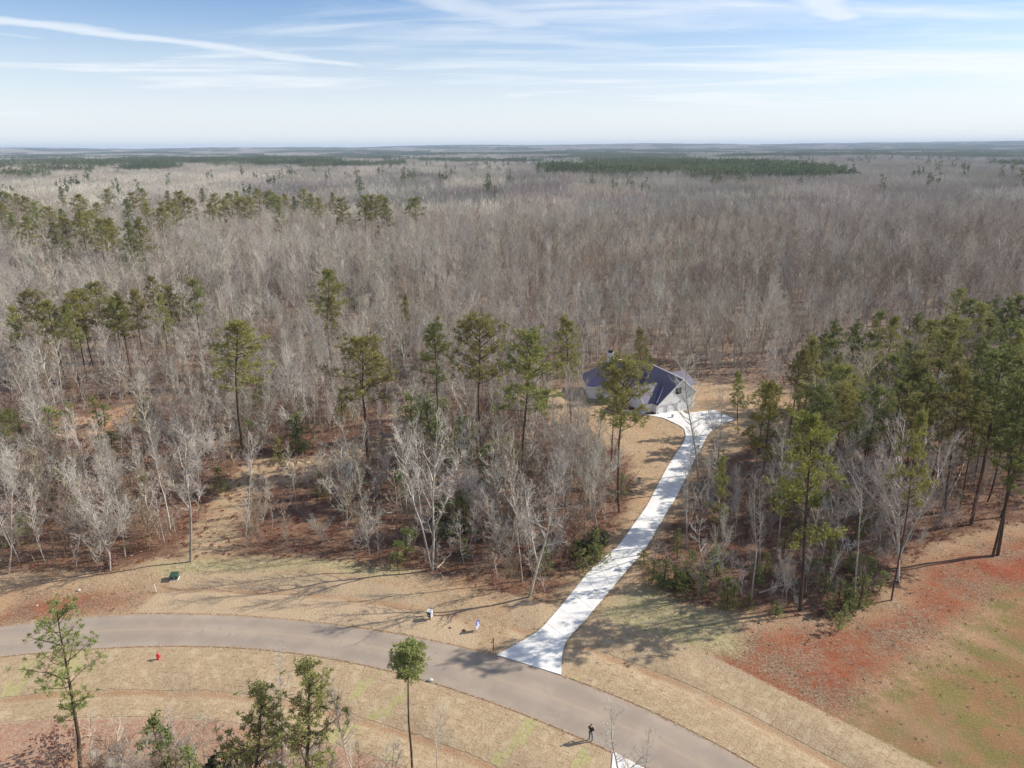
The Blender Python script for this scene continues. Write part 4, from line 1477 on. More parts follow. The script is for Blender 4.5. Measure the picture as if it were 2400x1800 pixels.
for key, sh in (('by the green utility box', 'tall pale tree by the utility box'), ('reddish at its foot', 'wide-spreading pale tree'), ('twin-stemmed pale bare tree at', 'white twin-stemmed tree'), ('swept to the right', 'tree with limbs swept sideways'), ('straw gap', 'pale tree in the straw gap'),
                ('leaning over the drive', 'pale tree leaning over the drive'), ('slim grey bare tree', 'slim grey tree fronting the right-hand thicket'), ('crooked foot', 'forked crooked-footed bare tree'), ('whitish upright limbs', 'whitish bare tree before the grove')):
    for o_ in bpy.data.objects:
        if o_.name.startswith('bare_tree') and key in o_.get('label', ''):
            LANDMARKS.append((o_.location.x, o_.location.y, sh))
            break
label_by_landmarks(BARE, 'slender leafless tree')

# ------------------------------------------------------------------ masses: one object each, instanced by geometry nodes
def variants(name, meshes):
    c = bpy.data.collections.new(name)
    for i, me in enumerate(meshes):
        o_ = bpy.data.objects.new('%s_%02d' % (name, i), me)
        c.objects.link(o_)
    return c


def scatter_object(name, label, pts, rot, scl, idx, coll):
    """pts (n,3), rot (n,3), scl (n,3), idx (n)"""
    me = bpy.data.meshes.new(name)
    n_ = len(pts)
    me.vertices.add(n_)
    me.vertices.foreach_set('co', np.asarray(pts, np.float32).ravel())
    for nm, dat in (('rot', rot), ('scl', scl)):
        at_ = me.attributes.new(nm, 'FLOAT_VECTOR', 'POINT')
        at_.data.foreach_set('vector', np.asarray(dat, np.float32).ravel())
    at_ = me.attributes.new('idx', 'INT', 'POINT')
    at_.data.foreach_set('value', np.asarray(idx, np.int32))
    o_ = link(name, me)
    tag(o_, label, kind='stuff')
    ng = bpy.data.node_groups.new(name, 'GeometryNodeTree')
    ng.interface.new_socket('Geometry', in_out='INPUT', socket_type='NodeSocketGeometry')
    ng.interface.new_socket('Geometry', in_out='OUTPUT', socket_type='NodeSocketGeometry')
    gi, go = ng.nodes.new('NodeGroupInput'), ng.nodes.new('NodeGroupOutput')
    iop = ng.nodes.new('GeometryNodeInstanceOnPoints')
    ci = ng.nodes.new('GeometryNodeCollectionInfo')
    ci.inputs['Collection'].default_value = coll
    ci.inputs['Separate Children'].default_value = True
    ci.inputs['Reset Children'].default_value = True
    ng.links.new(gi.outputs[0], iop.inputs['Points'])
    ng.links.new(ci.outputs[0], iop.inputs['Instance'])
    iop.inputs['Pick Instance'].default_value = True

    def nattr(nm, ty):
        a_ = ng.nodes.new('GeometryNodeInputNamedAttribute')
        a_.data_type = ty
        a_.inputs['Name'].default_value = nm
        return a_.outputs[0]
    e2r = ng.nodes.new('FunctionNodeEulerToRotation')
    ng.links.new(nattr('rot', 'FLOAT_VECTOR'), e2r.inputs[0])
    ng.links.new(e2r.outputs[0], iop.inputs['Rotation'])
    ng.links.new(nattr('scl', 'FLOAT_VECTOR'), iop.inputs['Scale'])
    ng.links.new(nattr('idx', 'INT'), iop.inputs['Instance Index'])
    ng.links.new(iop.outputs[0], go.inputs[0])
    md = o_.modifiers.new('scatter', 'NODES')
    md.node_group = ng
    return o_


BJ = [bare_mesh('bare_join_%d' % i, 300 + i, True, **kw) for i, kw in enumerate([
    dict(h=16, start=0.42, spread=0.19, limbs=22, twigs=5, r0=0.14), dict(h=16, start=0.38, spread=0.23, limbs=20, forks=1, twigs=5, r0=0.15), dict(h=16, start=0.5, spread=0.17, limbs=20, bend=0.22, r0=0.13),
    dict(h=16, start=0.32, spread=0.27, limbs=22, forks=2, twigs=5, r0=0.16), dict(h=16, start=0.55, spread=0.21, limbs=18, r0=0.12), dict(h=16, start=0.35, spread=0.18, limbs=22, r0=0.12, bend=0.16)])]
_dk = []
for me in BJ[:3]:
    c_ = me.copy()
    c_.materials[0] = M['bark_grey']
    c_.materials[1] = M['twig_brown']
    _dk.append(c_)
BJ += _dk


def zs(X, Y):
    return np.where(np.hypot(X, Y) < 260, gh(X, Y), hgt(X, Y))


rx_, ry_ = X[n_ind:], Y[n_ind:]
n_ = len(rx_)
sc_ = HT[n_ind:] / 16.0
scatter_object('bare_forest', 'grey leafless forest filling the middle distance', np.stack([rx_, ry_, zs(rx_, ry_)], 1), np.stack([rng.normal(0, .03, n_), rng.normal(0, .03, n_), rng.uniform(0, 6.28, n_)], 1),
               np.stack([sc_ * rng.uniform(.85, 1.15, n_), sc_ * rng.uniform(.85, 1.15, n_), sc_], 1), np.where(rng.random(n_) < np.where((rx_ > 5) & (ry_ > 190) & (ry_ < 330), 0.38, 0.12), rng.integers(6, 9, n_), rng.integers(0, 6, n_)), variants('forest_source', BJ))
print('forest', n_, 'total bare', len(X))

# undergrowth of saplings and brush in the near woods
SJ = [bare_mesh('brush_%d' % i, 400 + i, True, **kw) for i, kw in enumerate([
    dict(h=6, r0=0.045, start=0.10, spread=0.28, limbs=12, subs=3, twigs=3), dict(h=6, r0=0.04, start=0.15, spread=0.24, limbs=12, subs=3, twigs=3, bend=0.15),
    dict(h=6, r0=0.05, start=0.05, spread=0.34, limbs=14, subs=3, twigs=3, forks=2)])]
for me in SJ:
    me.materials[0] = M['bark_grey']
    me.materials[1] = M['twig']
SJB = []
for me in SJ:
    c_ = me.copy()
    c_.materials[1] = M['twig_brown']
    c_.materials[0] = M['twig_brown']
    SJB.append(c_)
BX, BY = scatter(-250, 250, 62, 330, 2.1)
k = in_view(BX, BY, 0.80)
BX, BY = BX[k], BY[k]
op = openness(BX, BY)
k = (op < -0.8) & (rng.random(len(BX)) < np.where(BY < 150, np.where(np.sin(BX * 0.13 + 2.2 * np.sin(BY * 0.06)) * np.cos(BY * 0.11) > -0.25, 0.85, 0.35), 0.30))
BX, BY = BX[k], BY[k]
n_ = len(BX)
sc_ = rng.uniform(0.5, 1.35, n_) * np.where(op[k] > -4, 0.75, 1.0) * np.where(BX > 20, 0.8, 1.0)
clump = np.sin(BX * 0.21 + 3 * np.sin(BY * 0.05)) * np.cos(BY * 0.17 + 1)
brown = (rng.random(n_) < np.where(clump > 0.2, 0.75, 0.28))  # brown brush also puts the dark of crown shadows into its colour
scatter_object('undergrowth', 'brown and grey leafless brush and saplings under the bare trees', np.stack([BX, BY, zs(BX, BY)], 1), np.stack([rng.normal(0, .06, n_), rng.normal(0, .06, n_), rng.uniform(0, 6.28, n_)], 1),
               np.stack([sc_ * 1.1, sc_ * 1.1, sc_], 1), rng.integers(0, 3, n_) + 3 * brown, variants('undergrowth_source', SJ + SJB))
print('brush', n_)

# ---- the far forest in patches
def lod_tree(r, h, thick):
    tp, tr = trunk_line(r, h * 0.8, 0.1, 3, 0.14, 0.05)
    seg = [[*tp[i], tr[i], *tp[i + 1], tr[i + 1]] for i in range(3)]
    sp_ = []
    w = h * r.uniform(0.20, 0.30)
    for k_ in range(30):
        t_ = 0.35 + 0.6 * r.random()
        p, q = at_line(tp, tr, t_)
        az = r.uniform(0, 6.28)
        d = unit(np.array([math.cos(az), math.sin(az), r.uniform(0.4, 1.6)]))
        p = p + d * w * r.uniform(0.0, 0.7)
        d2 = unit(d + np.array([0, 0, 0.8]) + r.normal(0, 0.3, 3))
        sp_.append([*p, *(p + d2 * w * r.uniform(0.5, 1.0)), thick * r.uniform(0.6, 1.3)])
    return seg, sp_


def patch(seed, size, cell, thick):
    r = np.random.default_rng(seed)
    segs, sps = [], []
    nn = int(size / cell)
    for i in range(nn):
        for j_ in range(nn):
            if r.random() < 0.04:
                continue
            ox, oy = (i + r.uniform(0, 1)) * cell - size / 2, (j_ + r.uniform(0, 1)) * cell - size / 2
            sg, sp_ = lod_tree(r, r.normal(15.5, 1.8), thick)
            sg, sp_ = np.array(sg), np.array(sp_)
            sg[:, [0, 4]] += ox
            sg[:, [1, 5]] += oy
            sp_[:, [0, 3]] += ox
            sp_[:, [1, 4]] += oy
            segs.append(sg)
            sps.append(sp_)
    tv, tf = tubes_np(np.vstack(segs), 3)
    sv, sf = spikes_np(np.vstack(sps))
    return mesh_np('forest_patch', np.vstack([tv, sv]), [tf, sf + len(tv)], [M['twig_far']])


def pine_patch(seed, size, cell):
    r = np.random.default_rng(seed)
    tv_, bl_ = [], []
    nn = int(size / cell)
    for i in range(nn):
        for j_ in range(nn):
            ox, oy = (i + r.uniform(0.1, 0.9)) * cell - size / 2, (j_ + r.uniform(0.1, 0.9)) * cell - size / 2
            h = r.normal(17.8, 3.0)
            if r.random() < 0.12:
                continue
            tv_.append([ox, oy, 0, 0.2, ox, oy, h * 0.95, 0.08])
            for k_ in range(20):
                t_ = r.random()
                w = 3.2 * math.sqrt(max(1 - (1.7 * t_ - 0.7) ** 2, 0.05))
                c_ = np.array([ox, oy, h * 0.52 + h * 0.48 * t_]) + r.normal(0, 0.5, 3) * np.array([w, w, 0.8])
                bl_.append(tuft_np(r, c_, 4, 1.5, 0.5, 0.55))
    tv, tf = tubes_np(tv_, 3)
    bl = np.vstack(bl_)
    nf = np.arange(len(bl)).reshape(-1, 4) + len(tv)
    return mesh_np('pine_patch', np.vstack([tv, bl]), np.vstack([tf, nf]), [M['bark_pine'], M['needle_far']], False, [0] * len(tf) + [1] * len(nf))


FP = [patch(500 + i, 60.0, 5.4, 0.10) for i in range(3)]
PP = [pine_patch(520 + i, 60.0, 6.0) for i in range(2)]
PS = [pine_patch(530 + i, 18.0, 6.5) for i in range(2)]


def grove_mask(X, Y):
    """far pine groves, from where their tops stand in the photograph"""
    Z = hgt(X, Y) + 13.0 - H_CAM
    C = np.array(CR3)
    cxv = C[0, 0] * X + C[1, 0] * Y + C[2, 0] * Z
    cyv = C[0, 1] * X + C[1, 1] * Y + C[2, 1] * Z
    czv = -(C[0, 2] * X + C[1, 2] * Y + C[2, 2] * Z)
    ix_ = (cxv / czv * FPX + 1200) / K
    iy_ = (900 - cyv / czv * FPX) / K
    m = np.zeros(X.shape, bool)
    for poly in ([(1178, 362), (1250, 354), (1400, 344), (1500, 348), (1600, 352), (1700, 354), (1835, 364), (1835, 381), (1700, 379), (1600, 378), (1450, 380), (1300, 376), (1200, 372)],
                 [(-60, 360), (100, 352), (160, 354), (160, 368), (60, 378), (-60, 380)], [(150, 356), (330, 350), (300, 368), (200, 374)],
                 [(290, 360), (380, 348), (480, 344), (640, 338), (650, 350), (560, 358), (430, 368), (300, 370)], [(640, 345), (760, 345), (890, 351), (870, 358), (650, 358)]):
        m |= (sdist(poly, ix_, iy_) > 0) & (rng.random(X.shape) < (0.9 if poly[0][0] > 1000 else 0.45))
    return m


SZ = 56.0
FX, FY = np.meshgrid(np.arange(-9500, 9500, SZ), np.arange(400, 11800, SZ))
FX, FY = FX.ravel(), FY.ravel()
k = in_view(FX, FY, 0.80) & (FY > 415)
k &= (FY < 5200) | ((np.round(FX / SZ) % 2 == 0) & (np.round(FY / SZ) % 2 == 0))
FX, FY = FX[k], FY[k]
big = np.where(FY < 5200, 1.0, 2.1)
gm_ = grove_mask(FX, FY)
nz = np.array([mnoise.fractal(Vector((a_ * 0.0011, b_ * 0.0021, 3.3)), 0.8, 2.0, 4) for a_, b_ in zip(FX, FY)])
thr = np.where(FY < 1300, 0.9, np.where(FY < 2100, 0.45, 0.30))
fine = np.array([mnoise.noise(Vector((a_ * 0.012, b_ * 0.006, 7.7))) for a_, b_ in zip(FX, FY)])
pm = (gm_ & (fine > -0.32)) | (nz > thr)
n_ = len(FX)
for nm, lab, mk, coll, nv in (('far_bare_forest', 'grey-brown leafless canopy running to the horizon', ~pm, variants('far_source', FP), 3), ('far_pine_forest', 'dark green pine groves across the distant canopy', pm, variants('far_pine_source', PP), 2)):
    q = int(mk.sum())
    rz_ = rng.integers(0, 4, q) * (math.pi / 2)
    scatter_object(nm, lab, np.stack([FX[mk], FY[mk], hgt(FX[mk], FY[mk]) - 0.3 + rng.uniform(-1.5, 1.0, q)], 1), np.stack([np.zeros(q), np.zeros(q), rz_], 1),
                   np.stack([big[mk] * 1.0, big[mk] * 1.0, rng.uniform(0.88, 1.12, q) * np.where(big[mk] > 1, 1.2, 1)], 1), rng.integers(0, nv, q), coll)
print('patches', n_, 'pine', int(pm.sum()))
# stray evergreens over the grey canopy
QX = rng.uniform(-1800, 1800, 700)
QY = 600 + 3600 * rng.random(700) ** 1.4
k = in_view(QX, QY, 0.78)
QX, QY = QX[k], QY[k]
n_ = len(QX)
scatter_object('stray_evergreens', 'small dark evergreen clumps dotted over the distant canopy', np.stack([QX, QY, hgt(QX, QY) + 0.5], 1), np.stack([np.zeros(n_), np.zeros(n_), rng.uniform(0, 6, n_)], 1),
               np.stack([rng.uniform(.4, 1.1, n_), rng.uniform(.4, 1.1, n_), rng.uniform(.9, 1.1, n_)], 1), rng.integers(0, 2, n_), variants('stray_source', PS))

# ------------------------------------------------------------------ the house
M['wall_white'] = mottled('wall_white', (0.84, 0.83, 0.81), (0.79, 0.78, 0.76), 2.5, 0.8, 0.3)
M['trim_white'] = principled('trim_white', (0.82, 0.81, 0.80), 0.5, 0.4)[0]
M['shingle'] = mottled('shingle', (0.082, 0.060, 0.125), (0.060, 0.044, 0.096), 9.0, 0.36, 0.9, c3=(0.090, 0.068, 0.130))
M['glass'] = principled('window_glass', (0.02, 0.025, 0.03), 0.08, 0.6)[0]
M['black'] = principled('black_paint', (0.02, 0.02, 0.022), 0.5, 0.4)[0]
M['stone'] = mottled('stone', (0.30, 0.24, 0.20), (0.18, 0.14, 0.12), 6.0, 0.9, 0.2)
M['mulch'] = mottled('mulch', (0.20, 0.075, 0.05), (0.11, 0.045, 0.035), 8.0, 0.95, 0.1)

HA = R(23.0)
hx, hy = G(1498.3, 881.7)
HM = Matrix.Translation((hx, hy, 0)) @ Matrix.Rotation(HA, 4, 'Z')      # local -x runs left along the garage wall, +y goes back
house = empty('house', (hx, hy, 0))
tag(house, 'white house with steep dark violet roofs and a two-door garage gable', 'house')


def L3(u_, v_, z_):
    """house frame to metres from the house's own corner: u to the left along the garage front, v back"""
    ca, sa = math.cos(HA), math.sin(HA)
    return (-u_ * ca - v_ * sa, -u_ * sa + v_ * ca, z_)


def from_world(x_, y_, z_):
    return (x_ - hx, y_ - hy, z_)


def slabpoly(name, pts, thick, mat, parent):
    """a flat polygon in space given real thickness along its normal"""
    P = [Vector(p) for p in pts]
    n_ = (P[1] - P[0]).cross(P[2] - P[0]).normalized()
    if n_.z < 0:
        P = P[::-1]
        n_ = -n_
    k_ = len(P)
    vs = [p for p in P] + [p - n_ * thick for p in P]
    fs = [tuple(range(k_)), tuple(range(2 * k_ - 1, k_ - 1, -1))] + [(i, k_ + i, k_ + (i + 1) % k_, (i + 1) % k_) for i in range(k_)]
    return MB().add(vs, fs).build(name, mat, parent)


def vwall(name, a, b_, profile, thick, mat, parent, out_sign=1):
    """wall between plan points a and b; profile [(s, z)...] along it from a; thick goes to the back"""
    A, B = Vector((a[0], a[1], 0)), Vector((b_[0], b_[1], 0))
    d = (B - A).normalized()
    n_ = Vector((-d.y, d.x, 0)) * out_sign
    k_ = len(profile)
    vs = [A + d * s_ + Vector((0, 0, z_)) for s_, z_ in profile] + [A + d * s_ + n_ * thick + Vector((0, 0, z_)) for s_, z_ in profile]
    fs = [tuple(range(k_)), tuple(range(2 * k_ - 1, k_ - 1, -1))] + [(i, k_ + i, k_ + (i + 1) % k_, (i + 1) % k_) for i in range(k_)]
    return MB().add(vs, fs).build(name, mat, parent)


def lbox(u0, u1, v0, v1_, z0, z1):
    P = [L3(u_, v_, z_) for z_ in (z0, z1) for v_ in (v0, v1_) for u_ in (u0, u1)]
    return P, [(0, 2, 3, 1), (4, 5, 7, 6), (0, 1, 5, 4), (2, 6, 7, 3), (0, 4, 6, 2), (1, 3, 7, 5)]


UW, UP, ZP, SL = 8.9, 3.4, 6.72, 0.84
zr = lambda u_: ZP - SL * abs(u_ - UP) - 0.22
# garage gable wall, with door and window openings built from pieces round them
D1, D2, DH = (6.45, 8.45), (4.0, 6.0), 1.82
WN = (3.22, 4.72, 3.55, 4.92)
wm = MB()


def wpoly(pts):
    """pts (u,z) polygon of wall 0.25 m thick"""
    k_ = len(pts)
    vs = [L3(u_, 0, z_) for u_, z_ in pts] + [L3(u_, 0.25, z_) for u_, z_ in pts]
    wm.add(vs, [tuple(range(k_)), tuple(range(2 * k_ - 1, k_ - 1, -1))] + [(i, k_ + i, k_ + (i + 1) % k_, (i + 1) % k_) for i in range(k_)])


wpoly([(0, -0.2), (0, zr(0)), (WN[0], zr(WN[0])), (WN[0], -0.2)])
wpoly([(WN[0], -0.2), (WN[0], WN[2]), (D2[0], WN[2]), (D2[0], -0.2)])
wpoly([(D2[0], DH), (D2[0], WN[2]), (WN[1], WN[2]), (WN[1], DH)])
wpoly([(WN[0], WN[3]), (WN[0], zr(WN[0])), (UP, zr(UP)), (WN[1], zr(WN[1])), (WN[1], WN[3])])
wpoly([(WN[1], DH), (WN[1], zr(WN[1])), (D2[1], zr(D2[1])), (D2[1], DH)])
wpoly([(D2[1], -0.2), (D2[1], zr(D2[1])), (D1[0], zr(D1[0])), (D1[0], -0.2)])
wpoly([(D1[0], DH), (D1[0], zr(D1[0])), (D1[1], zr(D1[1])), (D1[1], DH)])
wpoly([(D1[1], -0.2), (D1[1], zr(D1[1])), (UW, zr(UW)), (UW, -0.2)])
wm.build('wall', M['wall_white'], house)
VB = 10.6
vs, fs = lbox(0.0, 0.25, 0.252, VB, -0.2, zr(0.0))
MB().add(vs, fs).build('wall', M['wall_white'], house)
vs, fs = lbox(UW - 0.25, UW, 0.252, VB, -0.2, zr(UW))
MB().add(vs, fs).build('wall', M['wall_white'], house)
# garage doors, each of four leaves with recessed seams
for (a_, b_) in (D1, D2):
    gd = empty('garage_door', L3((a_ + b_) / 2, 0.12, 0))
    gd.parent = house
    off = Vector(L3((a_ + b_) / 2, 0.12, 0))
    for k_ in range(4):
        z0 = 0.02 + k_ * (DH - 0.04) / 4
        vs, fs = lbox(a_ + 0.03, b_ - 0.03, 0.12, 0.17, z0, z0 + (DH - 0.04) / 4 - 0.025)
        MB().add([Vector(p) - off for p in vs], fs).build('panel', M['trim_white'], gd)
    fr = MB()
    for (u0, u1, z0, z1) in ((a_ - 0.12, a_ - 0.001, 0.0, DH + 0.12), (b_ + 0.001, b_ + 0.12, 0.0, DH + 0.12), (a_, b_, DH + 0.001, DH + 0.12)):
        vs, fs = lbox(u0, u1, -0.035, -0.002, z0, z1)
        fr.add([Vector(p) - off for p in vs], fs)
    fr.build('frame', M['trim_white'], gd)


def window(u0, u1, z0, z1, v_=0.0, parent=house):
    w_ = empty('window', L3((u0 + u1) / 2, v_, z0))
    w_.parent = parent
    off = Vector(L3((u0 + u1) / 2, v_, z0))
    vs, fs = lbox(u0, u1, v_ + 0.10, v_ + 0.13, z0, z1)
    MB().add([Vector(p) - off for p in vs], fs).build('pane', M['glass'], w_)
    fr = MB()
    for (a_, b_, c_, d_) in ((u0 - 0.14, u0 + 0.001, z0 - 0.14, z1 + 0.14), (u1 - 0.001, u1 + 0.14, z0 - 0.14, z1 + 0.14), (u0, u1, z1 - 0.001, z1 + 0.14), (u0, u1, z0 - 0.14, z0 + 0.001)):
        vs, fs = lbox(a_, b_, v_ - 0.04, v_ - 0.002, c_, d_)
        fr.add([Vector(p) - off for p in vs], fs)
    fr.build('frame', M['trim_white'], w_)
    bs = MB()
    zm = z0 + (z1 - z0) * 0.48
    for (a_, b_, c_, d_) in ((u0, u1, zm - 0.03, zm + 0.03), ((u0 + u1) / 2 - 0.025, (u0 + u1) / 2 + 0.025, z0, zm - 0.03)):
        vs, fs = lbox(a_, b_, v_ + 0.05, v_ + 0.099, c_, d_)
        bs.add([Vector(p) - off for p in vs], fs)
    bs.build('sash', M['black'], w_)


window(*WN)
for u_ in (3.75 - 0.25, 8.85):
    lm = MB()
    c_ = L3(u_, -0.10, 1.98)
    lm.box(c_, (0.14, 0.14, 0.26), HA).box((c_[0], c_[1], c_[2] + 0.15), (0.20, 0.20, 0.04), HA)
    lm.build('wall_lamp', M['black'], house)
# roof of the garage wing
OV = 0.45
TH = 0.20
slabpoly('roof', [L3(UP, -OV, ZP), L3(UP, VB + 0.2, ZP), L3(-0.38, VB + 0.2, ZP - SL * (UP + 0.38)), L3(-0.38, -OV, ZP - SL * (UP + 0.38))], TH, M['shingle'], house)
slabpoly('roof', [L3(UP + 0.003, -OV, ZP), L3(UW + 0.15, -OV, ZP - SL * (UW + 0.15 - UP)), L3(UW + 0.15, VB + 0.2, ZP - SL * (UW + 0.15 - UP)), L3(UP + 0.003, VB + 0.2, ZP)], TH, M['shingle'], house)
for (ua, ub) in ((UP, -0.38), (UP, UW + 0.15)):
    za, zb = ZP, ZP - SL * abs(ub - UP)
    pts = [L3(ua, -OV - 0.06, za + 0.03), L3(ub, -OV - 0.06, zb + 0.03), L3(ub, -OV - 0.06, zb - 0.26), L3(ua, -OV - 0.06, za - 0.26)]
    q = [L3(ua, -OV - 0.003, za + 0.03), L3(ub, -OV - 0.003, zb + 0.03), L3(ub, -OV - 0.003, zb - 0.26), L3(ua, -OV - 0.003, za - 0.26)]
    MB().add(pts + q, [(0, 1, 2, 3), (7, 6, 5, 4), (0, 4, 5, 1), (1, 5, 6, 2), (2, 6, 7, 3), (3, 7, 4, 0)]).build('fascia', M['trim_white'], house)
# ridge cap, pale along the garage ridge
MB().tube([L3(UP, -OV, ZP + 0.02), L3(UP, VB - 0.1, ZP + 0.02)], [0.10, 0.10], 6).build('ridge_cap', M['wall_white'], house)

# cross gable thrown out to the left of the garage wing
cr0, cr1 = 5.2, 11.3          # u extent of its ridge (runs left)
cv, cz, chw = 4.2, 5.0, 3.3    # ridge v, height, half width
ze = cz - 0.86 * (chw)
slabpoly('roof', [L3(cr0, cv, cz), L3(cr1, cv, cz), L3(cr1, cv - chw, ze), L3(UP + (ZP - ze) / SL, cv - chw, ze)], 0.16, M['shingle'], house)
slabpoly('roof', [L3(cr0, cv + 0.003, cz), L3(cr1, cv + 0.003, cz), L3(cr1, cv + chw, ze), L3(UP + (ZP - ze) / SL, cv + chw, ze)], 0.16, M['shingle'], house)
vv = [(cv - chw + 0.35, -0.2), (cv + chw - 0.35, -0.2), (cv + chw - 0.35, ze + 0.05), (cv, cz - 0.25), (cv - chw + 0.35, ze + 0.05)]
vs = [L3(cr1 - 0.45, a_, b_) for a_, b_ in vv] + [L3(cr1 - 0.70, a_, b_) for a_, b_ in vv]
MB().add(vs, [tuple(range(5)), (9, 8, 7, 6, 5)] + [(i, 5 + i, 5 + (i + 1) % 5, (i + 1) % 5) for i in range(5)]).build('wall', M['wall_white'], house)
vs, fs = lbox(UW + 0.003, cr1 - 0.71, cv - chw + 0.40, cv - chw + 0.62, -0.2, ze - 0.02)
MB().add(vs, fs).build('wall', M['wall_white'], house)
for s_ in (-1, 1):
    a_, b_ = (cv, cz), (cv + s_ * chw, ze)
    pts = [L3(cr1 + 0.05, a_[0], a_[1] + 0.03), L3(cr1 + 0.05, b_[0], b_[1] + 0.03), L3(cr1 + 0.05, b_[0], b_[1] - 0.22), L3(cr1 + 0.05, a_[0], a_[1] - 0.22)]
    q = [L3(cr1 + 0.003, a_[0], a_[1] + 0.03), L3(cr1 + 0.003, b_[0], b_[1] + 0.03), L3(cr1 + 0.003, b_[0], b_[1] - 0.22), L3(cr1 + 0.003, a_[0], a_[1] - 0.22)]
    MB().add(pts + q, [(0, 1, 2, 3), (7, 6, 5, 4), (0, 4, 5, 1), (1, 5, 6, 2), (2, 6, 7, 3), (3, 7, 4, 0)]).build('fascia', M['trim_white'], house)
window(9.3, 10.1, 0.45, 1.75, cv - chw + 0.40)
# pale valley flashing on the violet slope
fl_ = [L3(UW - 0.05, 0.35, zr(UW - 0.05) + 0.25), L3(UW - 0.45, 0.35, zr(UW - 0.45) + 0.25), L3(5.55, 2.6, zr(5.55) + 0.235)]
slabpoly('flashing', fl_, 0.02, M['trim_white'], house)

# main body with hipped left end
ridgeR, ridgeL = (28.6, 142.9, 6.75), (20.3, 144.4, 6.75)
FLc, FRc, BRc, BLc = (15.6, 140.2, 2.7), (27.2, 137.2, 2.7), (30.6, 147.6, 2.7), (15.0, 148.4, 2.7)
fw = lambda p: from_world(*p)
slabpoly('roof', [fw(p) for p in (ridgeR, ridgeL, FLc, FRc)], 0.16, M['shingle'], house)
slabpoly('roof', [fw((ridgeL[0], ridgeL[1] + 0.003, 6.75)), fw(BLc), fw((FLc[0] - 0.003, FLc[1], 2.7))], 0.16, M['shingle'], house)
slabpoly('roof', [fw((ridgeR[0], ridgeR[1] + 0.004, 6.75)), fw(BRc), fw(BLc), fw((ridgeL[0], ridgeL[1] + 0.004, 6.75))], 0.16, M['shingle'], house)
inn = [(16.1, 140.7), (26.9, 137.9), (29.6, 147.0), (15.6, 147.8)]
body = MB().prism([(p[0] - hx, p[1] - hy) for p in inn], -0.2, 2.62)
body.build('wall', M['wall_white'], house)
gt = MB()
for a_, b_ in ((FLc, FRc), (BLc, FLc)):
    A, B = Vector(fw(a_)), Vector(fw(b_))
    A.z = B.z = 2.60
    gt.tube([A, B], [0.09, 0.09], 6)
gt.build('gutter', M['trim_white'], house)
# front dormer gable with stone face, porch and door
dx0, dy0 = 21.6, 139.2
ang = math.atan2(-3.0, 11.6)
DMt = Matrix.Translation((dx0 - hx, dy0 - hy, 0)) @ Matrix.Rotation(ang, 4, 'Z')
tv_ = lambda x_, y_, z_: tuple(DMt @ Vector((x_, y_, z_)))
slabpoly('roof', [tv_(0, -1.5, 4.9), tv_(0, 4.6, 4.9), tv_(-2.2, 1.5, 2.85), tv_(-2.2, -1.5, 2.85)], 0.14, M['shingle'], house)
slabpoly('roof', [tv_(0.003, -1.5, 4.9), tv_(2.2, -1.5, 2.85), tv_(2.2, 1.5, 2.85), tv_(0.003, 4.6, 4.9)], 0.14, M['shingle'], house)
k5 = [(-1.9, 2.45), (1.9, 2.45), (1.9, 2.95), (0, 4.62), (-1.9, 2.95)]
vs = [tv_(a_, -1.0, b_) for a_, b_ in k5] + [tv_(a_, -0.8, b_) for a_, b_ in k5]
MB().add(vs, [tuple(range(5)), (9, 8, 7, 6, 5)] + [(i, 5 + i, 5 + (i + 1) % 5, (i + 1) % 5) for i in range(5)]).build('gable', M['stone'], house)
for s_ in (-1, 1):
    pts = [tv_(0, -1.56, 4.95), tv_(s_ * 2.25, -1.56, 2.85), tv_(s_ * 2.25, -1.56, 2.65), tv_(0, -1.56, 4.72)]
    q = [tv_(0, -1.503, 4.95), tv_(s_ * 2.25, -1.503, 2.85), tv_(s_ * 2.25, -1.503, 2.65), tv_(0, -1.503, 4.72)]
    MB().add(pts + q, [(0, 1, 2, 3), (7, 6, 5, 4), (0, 4, 5, 1), (1, 5, 6, 2), (2, 6, 7, 3), (3, 7, 4, 0)]).build('fascia', M['trim_white'], house)
    MB().box((s_ * 1.7, -0.95, 1.1), (0.26, 0.26, 2.7), 0, DMt).build('porch_column', M['trim_white'], house)
MB().box((0, -0.6, 0.03), (4.2, 2.2, 0.24), 0, DMt).build('porch_floor', M['concrete'], house)
MB().box((0, 0.10, 1.1), (1.0, 0.12, 2.1), 0, DMt).build('door', M['black'], house)
for x_ in (-4.3, 3.4):
    MB().box((x_, 0.28, 1.35), (1.5, 0.10, 1.3), 0, DMt).build('window', M['glass'], house)
# chimney and vent
cx_, cy_ = 20.9 - hx, 144.9 - hy
ch = MB().box((cx_, cy_, 7.4), (1.25, 0.95, 2.6), R(-10)).build('chimney', M['wall_white'], house)
MB().box((cx_, cy_, 8.98), (0.95, 0.7, 0.52), R(-10)).build('chimney_cap', M['black'], ch)
MB().tube([(23.0 - hx, 144.6 - hy, 6.3), (23.0 - hx, 144.6 - hy, 7.1)], [0.16, 0.16], 8).box((23.0 - hx, 144.6 - hy, 7.2), (0.6, 0.5, 0.16)).build('roof_vent', M['wall_white'], house)
# low rear gable beyond the garage ridge
slabpoly('roof', [L3(2.6, 6.6, 5.9), L3(-2.2, 6.6, 5.9), L3(-3.2, 3.6, 3.6), L3(0.2, 3.6, 3.6)], 0.15, M['shingle'], house)
slabpoly('roof', [L3(2.6, 6.603, 5.9), L3(-2.2, 6.603, 5.9), L3(-3.2, 9.6, 3.6), L3(0.2, 9.6, 3.6)], 0.15, M['shingle'], house)
vs, fs = lbox(-2.7, -0.003, 4.2, 9.0, -0.2, 3.75)
MB().add(vs, fs).build('wall', M['wall_white'], house)
